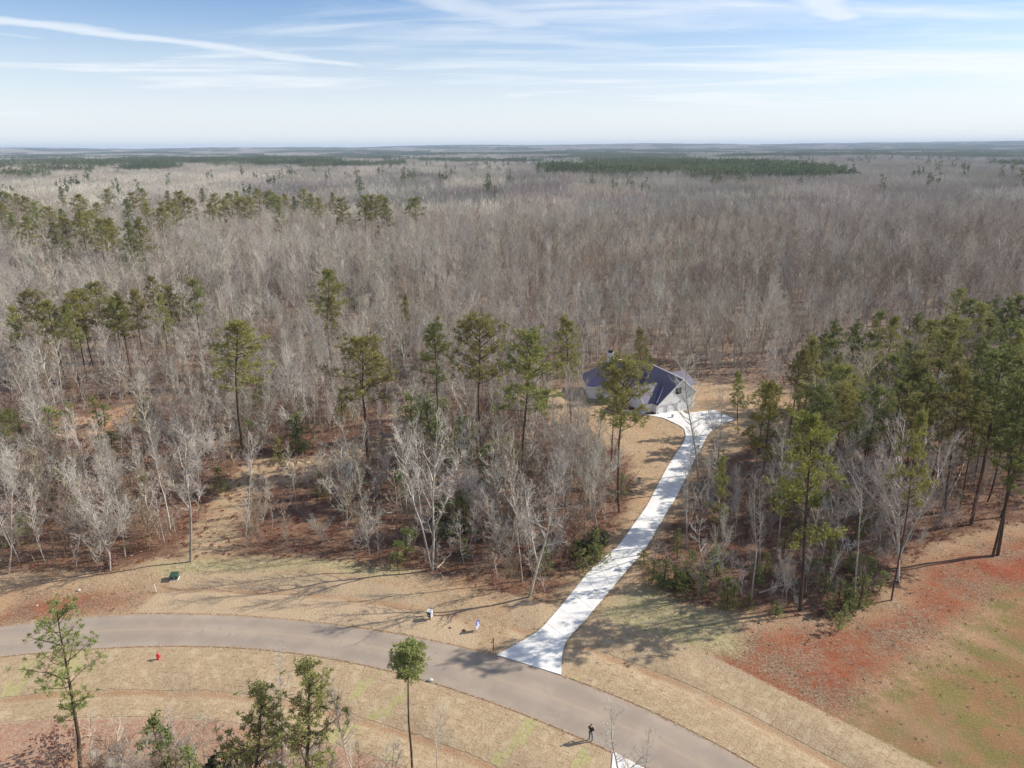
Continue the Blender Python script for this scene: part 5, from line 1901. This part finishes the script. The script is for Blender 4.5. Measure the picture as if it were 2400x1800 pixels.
# path to the porch and beds
wk = MB()
pp_ = [G(1432, 903.5), G(1400, 897), G(1350, 889), (19.2, 137.3), (18.0, 139.0)]
pl_ = [(G(1432, 903.5)), G(1395, 892), G(1352, 884), (20.6, 138.1), (20.0, 139.4)]
path_o = None
poly = [tuple(p) for p in pp_] + [tuple(p) for p in pl_[::-1][:-1]]
m_ = MB()
vs, fs = poly_sheet(poly, 0.085)
n_ = len(poly)
m_.add(vs, fs).add([(p[0], p[1], z_) for z_ in (-0.1, 0.085) for p in poly], [(i, (i + 1) % n_, n_ + (i + 1) % n_, n_ + i) for i in range(n_)])
tag(m_.build('path', M['concrete']), 'narrow pale concrete path from the garage to the front door', kind='structure')


def mound(c, rx, ry, h, mat, name, seed=0, n1_=24, n2_=7):
    r = np.random.default_rng(seed)
    vs, fs = [], []
    for j_ in range(n2_ + 1):
        f = j_ / n2_
        for i in range(n1_):
            a_ = 2 * math.pi * i / n1_
            w_ = 1 + 0.14 * math.sin(3 * a_ + seed) + 0.08 * math.sin(7 * a_ + 2 * seed)
            vs.append((c[0] + rx * f * w_ * math.cos(a_), c[1] + ry * f * w_ * math.sin(a_), h * (1 - f ** 1.8) * (0.75 + 0.5 * r.random()) - (0.08 if j_ == n2_ else 0)))
    for j_ in range(n2_):
        for i in range(n1_):
            fs.append((j_ * n1_ + i, j_ * n1_ + (i + 1) % n1_, (j_ + 1) * n1_ + (i + 1) % n1_, (j_ + 1) * n1_ + i))
    return MB().add(vs, fs).build(name, mat)


x, y = G(1407, 893)
mb_ = mound((x, y), 1.9, 1.0, 0.22, M['mulch'], 'mulch_bed', 3)
tag(mb_, 'red-brown mulch bed at the left corner of the garage', kind='structure')
x, y = G(1365, 884)
tag(mound((x, y), 2.2, 1.1, 0.2, M['mulch'], 'mulch_bed', 4), 'red-brown mulch bed along the front of the house', kind='structure')

# ------------------------------------------------------------------ things by the road and the drive
M['red_paint'] = principled('red_paint', (0.55, 0.02, 0.03), 0.4, 0.5)[0]
M['green_paint'] = mottled('green_paint', (0.040, 0.085, 0.055), (0.030, 0.068, 0.045), 3.0, 0.5, 0.4)
M['white_plastic'] = principled('white_plastic', (0.78, 0.78, 0.77), 0.5, 0.4)[0]
M['grey_metal'] = principled('grey_metal', (0.36, 0.37, 0.38), 0.45, 0.5)[0]
M['post_wood'] = mottled('post_wood', (0.26, 0.14, 0.075), (0.17, 0.09, 0.05), 8.0, 0.9, 0.2)
M['blue_print'] = principled('blue_print', (0.06, 0.10, 0.42), 0.5, 0.4)[0]
M['pale_wood'] = mottled('pale_wood', (0.55, 0.47, 0.37), (0.42, 0.34, 0.26), 4.0, 0.9, 0.2)
M['rock'] = mottled('rock', (0.62, 0.58, 0.52), (0.46, 0.42, 0.38), 5.0, 0.9, 0.2)

# hydrant
x, y = G(343, 1424)
hz = float(gh(x, y)) + 0.02
hyd = empty('fire_hydrant', (x, y, hz))
tag(hyd, 'small red fire hydrant standing in the turf between road and wood', 'hydrant')


def lathe(prof, n_=14, m=None):
    vs = [(r_ * math.cos(2 * math.pi * k_ / n_), r_ * math.sin(2 * math.pi * k_ / n_), z_) for r_, z_ in prof for k_ in range(n_)]
    if m is not None:
        vs = [tuple(m @ Vector(p)) for p in vs]
    fs = [(j_ * n_ + k_, j_ * n_ + (k_ + 1) % n_, (j_ + 1) * n_ + (k_ + 1) % n_, (j_ + 1) * n_ + k_) for j_ in range(len(prof) - 1) for k_ in range(n_)]
    return MB().add(vs, fs)


lathe([(0, 0), (0.17, 0), (0.17, 0.05), (0.12, 0.06), (0.12, 0.50), (0.16, 0.52), (0.16, 0.56), (0.13, 0.58)]).build('barrel', M['red_paint'], hyd, True)
lathe([(0.13, 0.58), (0.125, 0.66), (0.08, 0.72), (0.035, 0.74), (0.035, 0.79), (0, 0.80)]).build('bonnet', M['red_paint'], hyd, True)
for az_, rr_ in ((math.pi, 0.05), (0, 0.05), (-math.pi / 2, 0.075)):
    mm = Matrix.Translation((0, 0, 0.42)) @ Matrix.Rotation(az_, 4, 'Z') @ Matrix.Rotation(math.pi / 2, 4, 'Y')
    lathe([(rr_, 0.10), (rr_, 0.20), (rr_ + 0.015, 0.20), (rr_ + 0.015, 0.24), (0, 0.25)], 10, mm).build('outlet', M['red_paint'], hyd)

# pad transformer
x, y = G(378, 1250)
tr_ = empty('utility_box', (x, y, float(gh(x, y))), R(8))
tag(tr_, 'squat green utility cabinet on the straw verge at the wood edge', 'utility box')
tr_.scale = (0.85, 0.85, 0.8)
MB().box((0, 0, 0.03), (1.06, 0.98, 0.16)).build('pad', M['concrete'], tr_)
MB().add([(-.5, -.45, .12), (.5, -.45, .12), (.5, .45, .12), (-.5, .45, .12), (-.5, -.45, .78), (.5, -.45, .78), (.5, .45, .98), (-.5, .45, .98)], [(0, 3, 2, 1), (0, 1, 5, 4), (1, 2, 6, 5), (2, 3, 7, 6), (3, 0, 4, 7), (4, 5, 6, 7)]).build('cabinet', M['green_paint'], tr_)
MB().box((0, 0.0, 0.93), (1.10, 1.02, 0.05), 0, Matrix.Rotation(R(12), 4, 'X')).build('lid', M['green_paint'], tr_)
MB().box((0.05, -0.456, 0.45), (0.14, 0.01, 0.14)).build('label_plate', M['white_plastic'], tr_)
MB().box((0.0, -0.47, 0.30), (0.05, 0.04, 0.10)).build('latch', M['grey_metal'], tr_)

# white marker stake
x, y = G(338, 1276)
mk = MB().tube([(0, 0, -0.2), (-0.16, 0.04, 1.05)], [0.035, 0.035], 6)
mk = mk.build('marker_stake', M['white_plastic'])
mk.location = (x, y, float(gh(x, y)))
tag(mk, 'thin white marker stake leaning at the edge of the straw mat', 'stake')

# white meter box on a post
x, y = G(929, 1337)
bx_ = empty('meter_box', (x, y, float(gh(x, y))), R(-20))
tag(bx_, 'white box with dark front on a short brown post beside the road', 'meter box')
MB().box((0, 0, 0.2), (0.12, 0.12, 0.9)).build('post', M['post_wood'], bx_)
MB().box((0.04, 0, 0.78), (0.50, 0.42, 0.72)).build('housing', M['white_plastic'], bx_)
MB().box((-0.02, -0.225, 0.76), (0.34, 0.025, 0.60)).build('door', M['black'], bx_)
MB().box((-0.03, -0.245, 0.70), (0.12, 0.012, 0.12)).build('meter_dial', M['white_plastic'], bx_)
MB().box((0.02, 0.0, 1.16), (0.58, 0.50, 0.04)).build('lid', M['white_plastic'], bx_)

# yard sign: blue over white
x, y = G(1032, 1361)
sg = empty('yard_sign', (x, y, float(gh(x, y))), R(62))
tag(sg, 'narrow blue and white notice sign standing on the verge left of the drive', 'sign')
MB().box((-0.28, 0, 0.3), (0.03, 0.03, 0.9)).build('leg', M['grey_metal'], sg)
MB().box((0.28, 0, 0.3), (0.03, 0.03, 0.9)).build('leg', M['grey_metal'], sg)
MB().box((0, 0, 1.05), (0.62, 0.03, 0.50)).build('upper_panel', M['blue_print'], sg)
MB().box((0, 0, 0.545), (0.62, 0.03, 0.48)).build('lower_panel', M['white_plastic'], sg)
MB().box((0.02, -0.02, 1.03), (0.20, 0.012, 0.22)).build('white_mark', M['white_plastic'], sg)
for z_, w_ in ((0.66, 0.44), (0.56, 0.34), (0.42, 0.48)):
    MB().box((0, -0.02, z_), (w_, 0.012, 0.05)).build('printed_bar', M['blue_print'], sg)

# thin post with a strut and hanging tag at the drive mouth
x, y = G(1066, 1406)
po = empty('wooden_post', (x, y, float(gh(x, y))))
tag(po, 'thin dark post with a short hanging arm at the left of the drive mouth', 'post')
MB().box((0, 0, 0.75), (0.09, 0.09, 1.75)).build('post', M['post_wood'], po)
MB().tube([(0, 0, 1.35), (-0.22, 0, 0.98)], [0.03, 0.03], 6).build('arm', M['post_wood'], po)
MB().box((-0.24, 0, 0.92), (0.10, 0.05, 0.14)).build('tag', M['grey_metal'], po)

# small items on and beside the drive
x, y = G(1452.5, 902)
bk = empty('bucket', (x, y, 0.078))
tag(bk, 'small grey-blue bucket left on the concrete before the garage', 'bucket')
lathe([(0, 0), (0.19, 0), (0.24, 0.46), (0.26, 0.47), (0.26, 0.50), (0.22, 0.50), (0.18, 0.03), (0, 0.03)], 16).build('pail', M['grey_metal'], bk, True)
MB().tube([(-0.24, 0, 0.46), (-0.12, 0, 0.66), (0.12, 0, 0.66), (0.24, 0, 0.46)], [0.012] * 4, 5).build('handle', M['white_plastic'], bk)
x, y = G(1380, 1046)
pd = empty('cable_pedestal', (x, y, float(gh(x, y))))
tag(pd, 'dark grey cable pedestal on the straw left of the drive bend', 'pedestal')
MB().box((0, 0, 0.45), (0.42, 0.32, 1.1)).build('housing', M['grey_metal'], pd)
MB().box((0, 0, 1.03), (0.48, 0.38, 0.07)).build('cap', M['black'], pd)
x, y = G(1508.5, 973)
pd = empty('drive_lamp', (x, y, float(gh(x, y))))  # small dark thing of unclear kind, built as a post with a head
tag(pd, 'small black headed post at the right edge of the drive bend', 'lamp')
MB().tube([(0, 0, -0.1), (0, 0, 0.8)], [0.04, 0.04], 8).build('post', M['black'], pd)
lathe([(0, 0.78), (0.16, 0.82), (0.18, 1.02), (0.05, 1.14), (0, 1.15)], 10).build('post_head', M['black'], pd)

# fallen sticks, logs and stones
def log_thing(a, b_, rad, label, mat='pale_wood', branches=2, seed=0, z=0.12):
    r = random.Random(seed)
    A, B = Vector((*G(*a), 0)), Vector((*G(*b_), 0))
    A.z, B.z = float(gh(A.x, A.y)) + z, float(gh(B.x, B.y)) + z
    m_ = MB()
    c0 = A.copy()
    n_ = 5
    pts = [A.lerp(B, k_ / n_) + Vector((r.uniform(-.12, .12), r.uniform(-.12, .12), abs(r.uniform(-.05, .22)))) for k_ in range(n_ + 1)]
    m_.tube([p - c0 for p in pts], [rad * (1 - 0.65 * k_ / n_) for k_ in range(n_ + 1)], 6)
    o_ = m_.build('fallen_log', M[mat])
    o_.location = c0
    for k_ in range(branches):
        p = pts[1 + k_ % (n_ - 1)] - c0
        q_ = p + Vector((r.uniform(-1, 1), r.uniform(-1, 1), r.uniform(0.1, 0.7)))
        MB().tube([p, (p + q_) / 2 + Vector((0, 0, .08)), q_], [rad * 0.45, rad * 0.3, rad * 0.12], 5).build('branch', M[mat], o_)
    tag(o_, label, 'log')


log_thing((945, 1232), (975, 1196), 0.12, 'pale broken log leaning at the foot of the white twin-stemmed tree', seed=1)
log_thing((950, 1240), (962, 1256), 0.07, 'short pale stick below the white twin-stemmed tree', seed=2, branches=1)
log_thing((1150, 1186), (1200, 1170), 0.06, 'thin pale fallen branch on the leaf litter beside the drive bend', seed=3, branches=2)
log_thing((1640, 1283), (1722, 1258), 0.11, 'long pale fallen log lying beside the big yellow-green pine', seed=4, branches=3)
log_thing((1562, 1268), (1592, 1252), 0.08, 'pale fallen branch at the front of the right-hand thicket', seed=5)
log_thing((1932, 1140), (1958, 1116), 0.09, 'whitish broken log on the red leaf litter under the dense pines', seed=6, branches=3)
log_thing((2040, 1100), (2086, 998), 0.10, 'whitish dead pole leaning up among the trunks by the clay bank', seed=7, branches=0, z=0.2)
log_thing((1160, 988), (1174, 986), 0.12, 'short white log end lying in the brush between the clear-trunked pines', seed=8, branches=0)
log_thing((605, 1015), (660, 1003), 0.10, 'grey log at the back of the brush clearing', seed=9, branches=3)
log_thing((1745, 1392), (1752, 1376), 0.06, 'dark stick lying on the clay below the yellow-green pine', seed=10, mat='post_wood', branches=1)


def stone(px, py, sz, label, mat='rock', seed=0, name='stone'):
    x, y = G(px, py)
    r = np.random.default_rng(seed)
    bm_v, bm_f = [], []
    n1_, n2_ = 8, 5
    for j_ in range(n2_ + 1):
        th = math.pi * j_ / n2_
        for i in range(n1_):
            a_ = 2 * math.pi * i / n1_
            rr_ = sz * (0.8 + 0.4 * r.random())
            bm_v.append((rr_ * math.sin(th) * math.cos(a_), rr_ * 0.8 * math.sin(th) * math.sin(a_), rr_ * 0.55 * math.cos(th)))
    for j_ in range(n2_):
        for i in range(n1_):
            bm_f.append((j_ * n1_ + i, (j_ + 1) * n1_ + i, (j_ + 1) * n1_ + (i + 1) % n1_, j_ * n1_ + (i + 1) % n1_))
    o_ = MB().add(bm_v, bm_f).build(name, M[mat])
    du_s, dl_s = float(dist_up(x, y)), float(dist_lo(x, y))
    z_ = 0.07 if (du_s < 0 and dl_s < 0) else float(gh(x, y))
    o_.location = (x, y, z_ + sz * 0.25)
    tag(o_, label, 'stone')
    return o_


stone(930, 1471, 0.28, 'pale flat stone on the near road edge right of the round-headed skinny pine', seed=1)
stone(1310, 1565, 0.10, 'white pebble in the middle of the road above the walking person', seed=2)
stone(1303, 1563, 0.07, 'smaller white pebble beside the pebble in the middle of the road', seed=3)
stone(170, 1272, 0.22, 'pale rock on the red soil left of the utility cabinet', seed=4)
stone(165, 1419, 0.07, 'tiny pale stone at the near road edge on the left', seed=5)
stone(1313, 1582, 0.10, 'pale stone at the near road edge below the white pebbles', seed=6)
stone(80, 1309, 0.16, 'pale rock on the red soil at the far left of the road', seed=7)
stone(973, 1355, 0.18, 'rust-red clod on the far road edge, left one of the pair', 'post_wood', 8, 'soil_clod')
stone(1003, 1360, 0.22, 'rust-red clod on the far road edge, right one of the pair', 'post_wood', 9, 'soil_clod')
stone(1377, 1330, 0.14, 'white scrap of stone on the shaded verge right of the drive mouth', seed=10)
o = mound(G(655, 1085), 0, 0, 0, M['straw_blade'], 'x') if False else None
x, y = G(640, 1005)
mo = mound((0, 0), 3.4, 1.6, 0.9, M['straw_blade'], 'brush_heap', 7)
mo.location = (x, y, float(gh(x, y)))
tag(mo, 'tan heap of straw and brush in the clearing of the left wood', 'brush heap')

# dark rounded evergreen bushes
M['leaf_dark'] = needle_mat('leaf_dark', (0.055, 0.075, 0.035), (0.035, 0.05, 0.025), (0.09, 0.10, 0.05))


def bush(px, py, w_, h, label, mat='leaf_dark', seed=0, n_=240, L=0.22):
    r = np.random.default_rng(seed)
    x, y = G(px, py)
    root = empty('bush', (x, y, float(gh(x, y))))
    tag(root, label, 'bush')
    bl, st = [], []
    for k_ in range(n_):
        d = unit(r.normal(0, 1, 3))
        rad_ = r.uniform(0.45, 1.0) ** 0.6
        c_ = np.array([d[0] * w_ * rad_, d[1] * w_ * rad_, h * 0.5 + d[2] * h * 0.5 * rad_])
        c_ *= 1 + 0.15 * math.sin(5 * d[0] + 3 * d[1] + seed)
        c_[2] = max(c_[2], 0.08)
        bl.append(tuft_np(r, c_, 9, L, 0.4, 0.07))
        if k_ % 12 == 0:
            st.append([0, 0, 0, 0.04, *(c_ * 0.95), 0.01])
    tv, tf = tubes_np(st, 4)
    b_ = np.vstack(bl)
    link('stem', mesh_np('stem', tv, tf, [M['bark_grey']]), root)
    link('foliage', mesh_np('foliage', b_, np.arange(len(b_)).reshape(-1, 4), [M[mat]]), root)


bush(1292, 1180, 1.6, 2.6, 'rounded dark evergreen bush at the wood edge left of the drive', seed=1)
bush(1262, 1196, 1.0, 1.6, 'low dark green bush below the rounded one left of the drive', seed=2)
bush(955, 1120, 1.6, 2.2, 'dark evergreen bush deep in the wood behind the white twin-stemmed tree', seed=3)
bush(1480, 1262, 1.3, 1.5, 'green bush at the front corner of the right-hand thicket', 'needle_fresh', 4)
bush(1860, 1240, 2.0, 2.4, 'fresh green bush on the litter by the pine at the clay corner', 'needle_fresh', 5)
bush(545, 790, 3.2, 3.4, 'broad grey-green bush in the bare woods right of the flat-topped pine', 'leaf_dark', 6, 320, 0.3)
bush(140, 1640, 2.2, 3.2, 'reddish leafy shrub at the foot of the gnarled pine', 'leaf_dry', 7, 150, 0.20)
bush(520, 1690, 1.8, 2.4, 'grey-green shrub between the young pines and the bottom pines', 'leaf_dark', 8, 180)
bush(480, 1672, 1.5, 1.6, 'dark low shrub right of the bushy young pine at the bottom', 'leaf_dark', 9, 180)
bush(240, 1225, 0.8, 2.2, 'rust-brown shrub clinging to the foot of the wide-spreading pale tree', 'leaf_dry', 10, 90, 0.2)

# thicket at the bottom edge
TX, TY = [], []
for k_ in range(95):
    px_r, py_r = rng.uniform(180, 860), rng.uniform(1640, 1800)
    if px_r > 720 and py_r < 1680:
        continue
    a_ = G(px_r, py_r)
    TX.append(a_[0])
    TY.append(a_[1])
TX, TY = np.array(TX), np.array(TY)
n_ = len(TX)
s1 = rng.uniform(0.35, 0.85, n_)
scatter_object('thicket', 'tangled leafless brush along the bottom edge below the turf', np.stack([TX, TY, gh(TX, TY)], 1), np.stack([rng.normal(0, .1, n_), rng.normal(0, .1, n_), rng.uniform(0, 6, n_)], 1), np.stack([s1 * 1.2, s1 * 1.2, s1], 1),
               rng.integers(0, 6, n_), variants('thicket_source', SJ + SJB))

# far pale sheds on the horizon
for px, py, w_, lab in ((965, 319.5, 150, 'tiny white shed on the horizon below the middle of the sky'), (690, 320, 110, 'tiny pale roof on the horizon left of the middle')):
    x, y = G(px, py, 18)
    if y > 0:
        sh = empty('far_building', (x, y, float(hgt(x, y)) + 12))
        tag(sh, lab, 'building')
        MB().box((0, 0, 4), (w_, 40, 14)).build('wall', M['wall_white'], sh)
        MB().add([(-w_ / 2, -22, 11), (w_ / 2, -22, 11), (w_ / 2, 0, 16), (-w_ / 2, 0, 16), (w_ / 2, 22, 11), (-w_ / 2, 22, 11)], [(0, 1, 2, 3), (3, 2, 4, 5), (0, 3, 5), (1, 4, 2)]).build('roof', M['trim_white'], sh)

# ------------------------------------------------------------------ the person on the road edge
M['skin'] = principled('skin', (0.50, 0.30, 0.21), 0.6, 0.3)[0]
M['jacket'] = mottled('jacket', (0.020, 0.020, 0.022), (0.035, 0.034, 0.032), 20, 0.8, 0.2)
M['vest'] = principled('yellow_vest', (0.50, 0.42, 0.14), 0.7, 0.3)[0]  # yellow of sunlight on the jacket put into colour; the mouth shares it
M['trousers'] = mottled('trousers', (0.16, 0.20, 0.22), (0.09, 0.11, 0.13), 12, 0.85, 0.2)
M['hair'] = principled('hair', (0.03, 0.02, 0.015), 0.7, 0.3)[0]
x, y = G(1276, 1600.5)
per = empty('person', (x, y, 0.09), R(-35))
tag(per, 'person in black jacket and grey trousers standing at the near road edge', 'person')


def skin_obj(name, pts, edges, rad, mat, parent, root=0, sub=2):
    me = bpy.data.meshes.new(name)
    me.from_pydata(pts, edges, [])
    me.materials.append(mat)
    o_ = link(name, me, parent)
    o_.modifiers.new('skin', 'SKIN')
    me.skin_vertices or None
    sv_ = me.skin_vertices[0].data if me.skin_vertices else None
    if sv_ is None:
        return o_
    for i, r_ in enumerate(rad):
        sv_[i].radius = (r_, r_) if not isinstance(r_, tuple) else r_
        sv_[i].use_root = (i == root)
    sb = o_.modifiers.new('sub', 'SUBSURF')
    sb.levels = sb.render_levels = sub
    return o_


def chain(P, E, Rr, start, pts):
    last = start
    for p, r_ in pts:
        P.append(p)
        Rr.append(r_)
        E.append((last, len(P) - 1))
        last = len(P) - 1
    return last


P, E, Rr = [(0, 0, 0.95)], [], [(0.15, 0.11)]
ch_ = chain(P, E, Rr, 0, [((0, 0, 1.10), (0.13, 0.10)), ((0, 0.0, 1.28), (0.16, 0.11)), ((0, 0, 1.42), (0.15, 0.09))])
nk = chain(P, E, Rr, ch_, [((0, 0.01, 1.50), 0.055), ((0, 0.02, 1.57), 0.055), ((0, 0.03, 1.66), (0.078, 0.095)), ((0, 0.025, 1.75), (0.06, 0.075))])
arms = []
for s_ in (-1, 1):
    a_ = chain(P, E, Rr, ch_, [((s_ * 0.19, 0, 1.42), 0.06), ((s_ * 0.24, 0.02, 1.16), 0.046), ((s_ * 0.16, 0.26, 1.10), 0.034), ((s_ * 0.10, 0.33, 1.12), (0.042, 0.022))])
    for k_ in range(4):
        f0 = P[a_]
        bx = f0[0] + s_ * (0.028 - 0.018 * k_)
        ln_ = (0.075, 0.085, 0.08, 0.062)[k_]
        chain(P, E, Rr, a_, [((bx, f0[1] + 0.04, f0[2] + 0.012), 0.010), ((bx - s_ * 0.01, f0[1] + 0.04 + ln_ * 0.55, f0[2] - 0.005), 0.009), ((bx - s_ * 0.02, f0[1] + 0.035 + ln_ * 0.75, f0[2] - 0.035), 0.008)])
    chain(P, E, Rr, a_, [((f0[0] - s_ * 0.04, f0[1] + 0.01, f0[2] + 0.02), 0.011), ((f0[0] - s_ * 0.05, f0[1] + 0.05, f0[2] + 0.03), 0.009)])
    chain(P, E, Rr, 0, [((s_ * 0.10, 0, 0.86), 0.088), ((s_ * 0.13, 0.02, 0.50), 0.058), ((s_ * 0.15, -0.01, 0.10), 0.042), ((s_ * 0.155, 0.02, 0.04), 0.04), ((s_ * 0.165, 0.15, 0.03), 0.036)])
body_o = skin_obj('body', P, E, Rr, M['skin'], per)
P, E, Rr = [(0, 0, 0.93)], [], [(0.175, 0.135)]
c2_ = chain(P, E, Rr, 0, [((0, 0, 1.10), (0.16, 0.125)), ((0, 0, 1.28), (0.185, 0.135)), ((0, 0, 1.43), (0.165, 0.11)), ((0, 0.01, 1.50), 0.075)])
for s_ in (-1, 1):
    chain(P, E, Rr, 3, [((s_ * 0.19, 0, 1.42), 0.085), ((s_ * 0.245, 0.02, 1.16), 0.066), ((s_ * 0.165, 0.25, 1.10), 0.050)])
skin_obj('jacket', P, E, Rr, M['jacket'], per)
P, E, Rr = [(0, 0, 0.98)], [], [(0.165, 0.125)]
for s_ in (-1, 1):
    chain(P, E, Rr, 0, [((s_ * 0.10, 0, 0.86), 0.108), ((s_ * 0.13, 0.02, 0.50), 0.078), ((s_ * 0.15, -0.01, 0.11), 0.066)])
skin_obj('trousers', P, E, Rr, M['trousers'], per)
skin_obj('hair', [(0, 0.0, 1.69), (0, 0.005, 1.75), (0, 0.0, 1.79)], [(0, 1), (1, 2)], [(0.085, 0.085), (0.085, 0.095), (0.05, 0.06)], M['hair'], per)
for s_ in (-1, 1):
    skin_obj('shoe', [(s_ * 0.15, -0.04, 0.045), (s_ * 0.155, 0.06, 0.045), (s_ * 0.165, 0.18, 0.035)], [(0, 1), (1, 2)], [0.05, 0.052, 0.042], M['black'], per)
    MB().box((s_ * 0.032, 0.122, 1.668), (0.028, 0.012, 0.012)).build('eye', M['black'], per)
MB().add([(-.012, .115, 1.66), (.012, .115, 1.66), (0, .142, 1.635), (0, .118, 1.685)], [(0, 1, 2), (0, 2, 3), (1, 3, 2), (0, 3, 1)]).build('nose', M['skin'], per)
MB().box((0, 0.118, 1.612), (0.045, 0.012, 0.010)).build('mouth', M['vest'], per)
MB().box((0.10, 0.145, 1.25), (0.16, 0.02, 0.34)).build('vest_panel', M['vest'], per)  # added panel paints the sunlit yellow on the jacket's right side
rc = MB().box((0, 0, 0), (0.20, 0.13, 0.05)).build('remote_control', M['grey_metal'])
rc.location = per.matrix_world @ Vector((0, 0.38, 1.10)) if False else (x + math.sin(R(35)) * 0.38, y + math.cos(R(35)) * 0.38, 0.09 + 1.11)
rc.rotation_euler = (R(-15), 0, R(-35))
tag(rc, 'small dark remote control held in both hands by the person', 'remote')


# ------------------------------------------------------------------ low litter, tufts and fallen sticks on the open ground
def tuft_mesh(seed, n_, h, w, mat):
    r = np.random.default_rng(seed)
    v = tuft_np(r, np.zeros(3), n_, h, 0.55, w)
    v[:, 2] = np.maximum(v[:, 2], -0.02)
    return mesh_np('tuft', v, np.arange(len(v)).reshape(-1, 4), [mat])


TM = [tuft_mesh(1, 16, 0.30, 0.035, M['straw_blade']), tuft_mesh(2, 14, 0.24, 0.05, M['litter']), tuft_mesh(3, 18, 0.42, 0.04, M['leaf_dry']), tuft_mesh(4, 16, 0.26, 0.035, M['needle_fresh'])]
LX, LY = scatter(-130, 130, 34, 175, 0.95)
k = in_view(LX, LY, 0.76)
LX, LY = LX[k], LY[k]
du_, dl_ = dist_up(LX, LY), dist_lo(LX, LY)
sd_ = sdist(DRIVE_POLY, LX, LY)
mat_l = sdist(MAT_L, LX, LY)
k = (np.maximum(du_, dl_) > 0.3) & (sd_ < -0.6) & (mat_l < 0) & (dl_ < 1e3) & ~((dl_ > 0) & (dl_ < 9.8)) & ~((du_ > 0) & (du_ < 9.7) & (LX > 12)) & (sdist(near_ap, LX, LY) < -0.3)
k &= sdist(HOUSE_FOOT, LX, LY) < -0.5
LX, LY = LX[k], LY[k]
op = sdist(OPEN_MAIN, LX, LY)
fld = sdist(FIELD, LX, LY)
clr = np.maximum(sdist(CLAY_R, LX, LY), np.maximum(sdist(CLAY_C, LX, LY), sdist(CLAY_D, LX, LY)))
red = np.maximum(sdist(CLAY_A, LX, LY), sdist(CLAY_E, LX, LY))
pr = np.where(fld > 0, 0.30, np.where(clr > 0, 0.62, np.where(op > 0, 0.45, 0.75)))
pr = np.where(red > 0, 0.15, pr)
k = rng.random(len(LX)) < pr
LX, LY, fld, clr, op = LX[k], LY[k], fld[k], clr[k], op[k]
n_ = len(LX)
u_ = rng.random(n_)
ix = np.where(fld > 0, np.where(u_ < 0.35, 3, np.where(u_ < 0.8, 0, 1)), np.where(clr > 0, np.where(u_ < 0.45, 1, np.where(u_ < 0.94, 0, 2)), np.where(op > 0, np.where(u_ < 0.75, 0, np.where(u_ < 0.9, 1, 3)), np.where(u_ < 0.55, 2, np.where(u_ < 0.95, 1, 3)))))
sc_ = rng.uniform(0.4, 1.1, n_) * np.where(fld > 0, 0.65, np.where(op > 0, 0.6, 1.0))
scatter_object('ground_litter', 'dry straw, fallen leaves and low tufts strewn over the ground', np.stack([LX, LY, gh(LX, LY)], 1), np.stack([np.zeros(n_), np.zeros(n_), rng.uniform(0, 6, n_)], 1),
               np.stack([sc_ * 1.3, sc_ * 1.3, sc_ * 0.8], 1), ix, variants('litter_source', TM))
print('litter', n_)

EX, EY, ES = [], [], []
for fn, sg_, x0, x1 in ((road_up, 1, -75, 34), (road_lo, -1, -75, 24)):
    for _ in range(850):
        x_ = rng.uniform(x0, x1)
        s_ = float(fn(x_ + 0.5) - fn(x_ - 0.5))
        n_ = math.sqrt(1 + s_ * s_)
        d_ = abs(rng.normal(0, 0.22)) - 0.14
        X_, Y_ = x_ - s_ / n_ * d_ * sg_, float(fn(x_)) + d_ * sg_ / n_
        if sdist(DRIVE_POLY, [X_], [Y_])[0] > -0.3 or sdist(near_ap, [X_], [Y_])[0] > -0.2:
            continue
        EX.append(X_); EY.append(Y_); ES.append(rng.uniform(0.25, 0.6))
for E_, o_sg in ((eL, 1), (eR, -1)):
    tt_ = np.gradient(E_, axis=0)
    for _ in range(450):
        k_ = rng.integers(6, len(E_) - 1)
        f_ = rng.random()
        p_ = E_[k_] * f_ + E_[k_ - 1] * (1 - f_)
        d_ = abs(rng.normal(0, 0.20)) - 0.10
        t_ = tt_[k_] / np.hypot(*tt_[k_])
        p_ = p_ + np.array([-t_[1], t_[0]]) * d_ * o_sg
        EX.append(p_[0]); EY.append(p_[1]); ES.append(rng.uniform(0.25, 0.6))
EX, EY, ES = np.array(EX), np.array(EY), np.array(ES)
n_ = len(EX)
scatter_object('edge_grass', 'ragged dry grass creeping over the edges of road and drive', np.stack([EX, EY, np.maximum(gh(EX, EY), 0) + 0.02], 1), np.stack([np.zeros(n_), np.zeros(n_), rng.uniform(0, 6, n_)], 1),
               np.stack([ES * 1.2, ES * 1.2, ES * 0.4], 1), rng.integers(0, 2, n_), variants('edge_source', [TM[0], tuft_mesh(7, 12, 0.3, 0.07, M['straw_blade'])]))

# haze over the whole scene
hb = MB().box((0, 4500, 55), (36000, 27000, 150))
hm = bpy.data.materials.new('haze')
hm.use_nodes = True
hm.node_tree.nodes.clear()
pv = N(hm.node_tree, 'ShaderNodeVolumePrincipled')
pv.inputs['Color'].default_value = (0.60, 0.74, 0.95, 1)
pv.inputs['Density'].default_value = 0.00008
ho = N(hm.node_tree, 'ShaderNodeOutputMaterial')
hm.node_tree.links.new(pv.outputs[0], ho.inputs['Volume'])
haze = hb.build('haze', hm)
tag(haze, 'thin bluish air between the near woods and the horizon', kind='stuff')
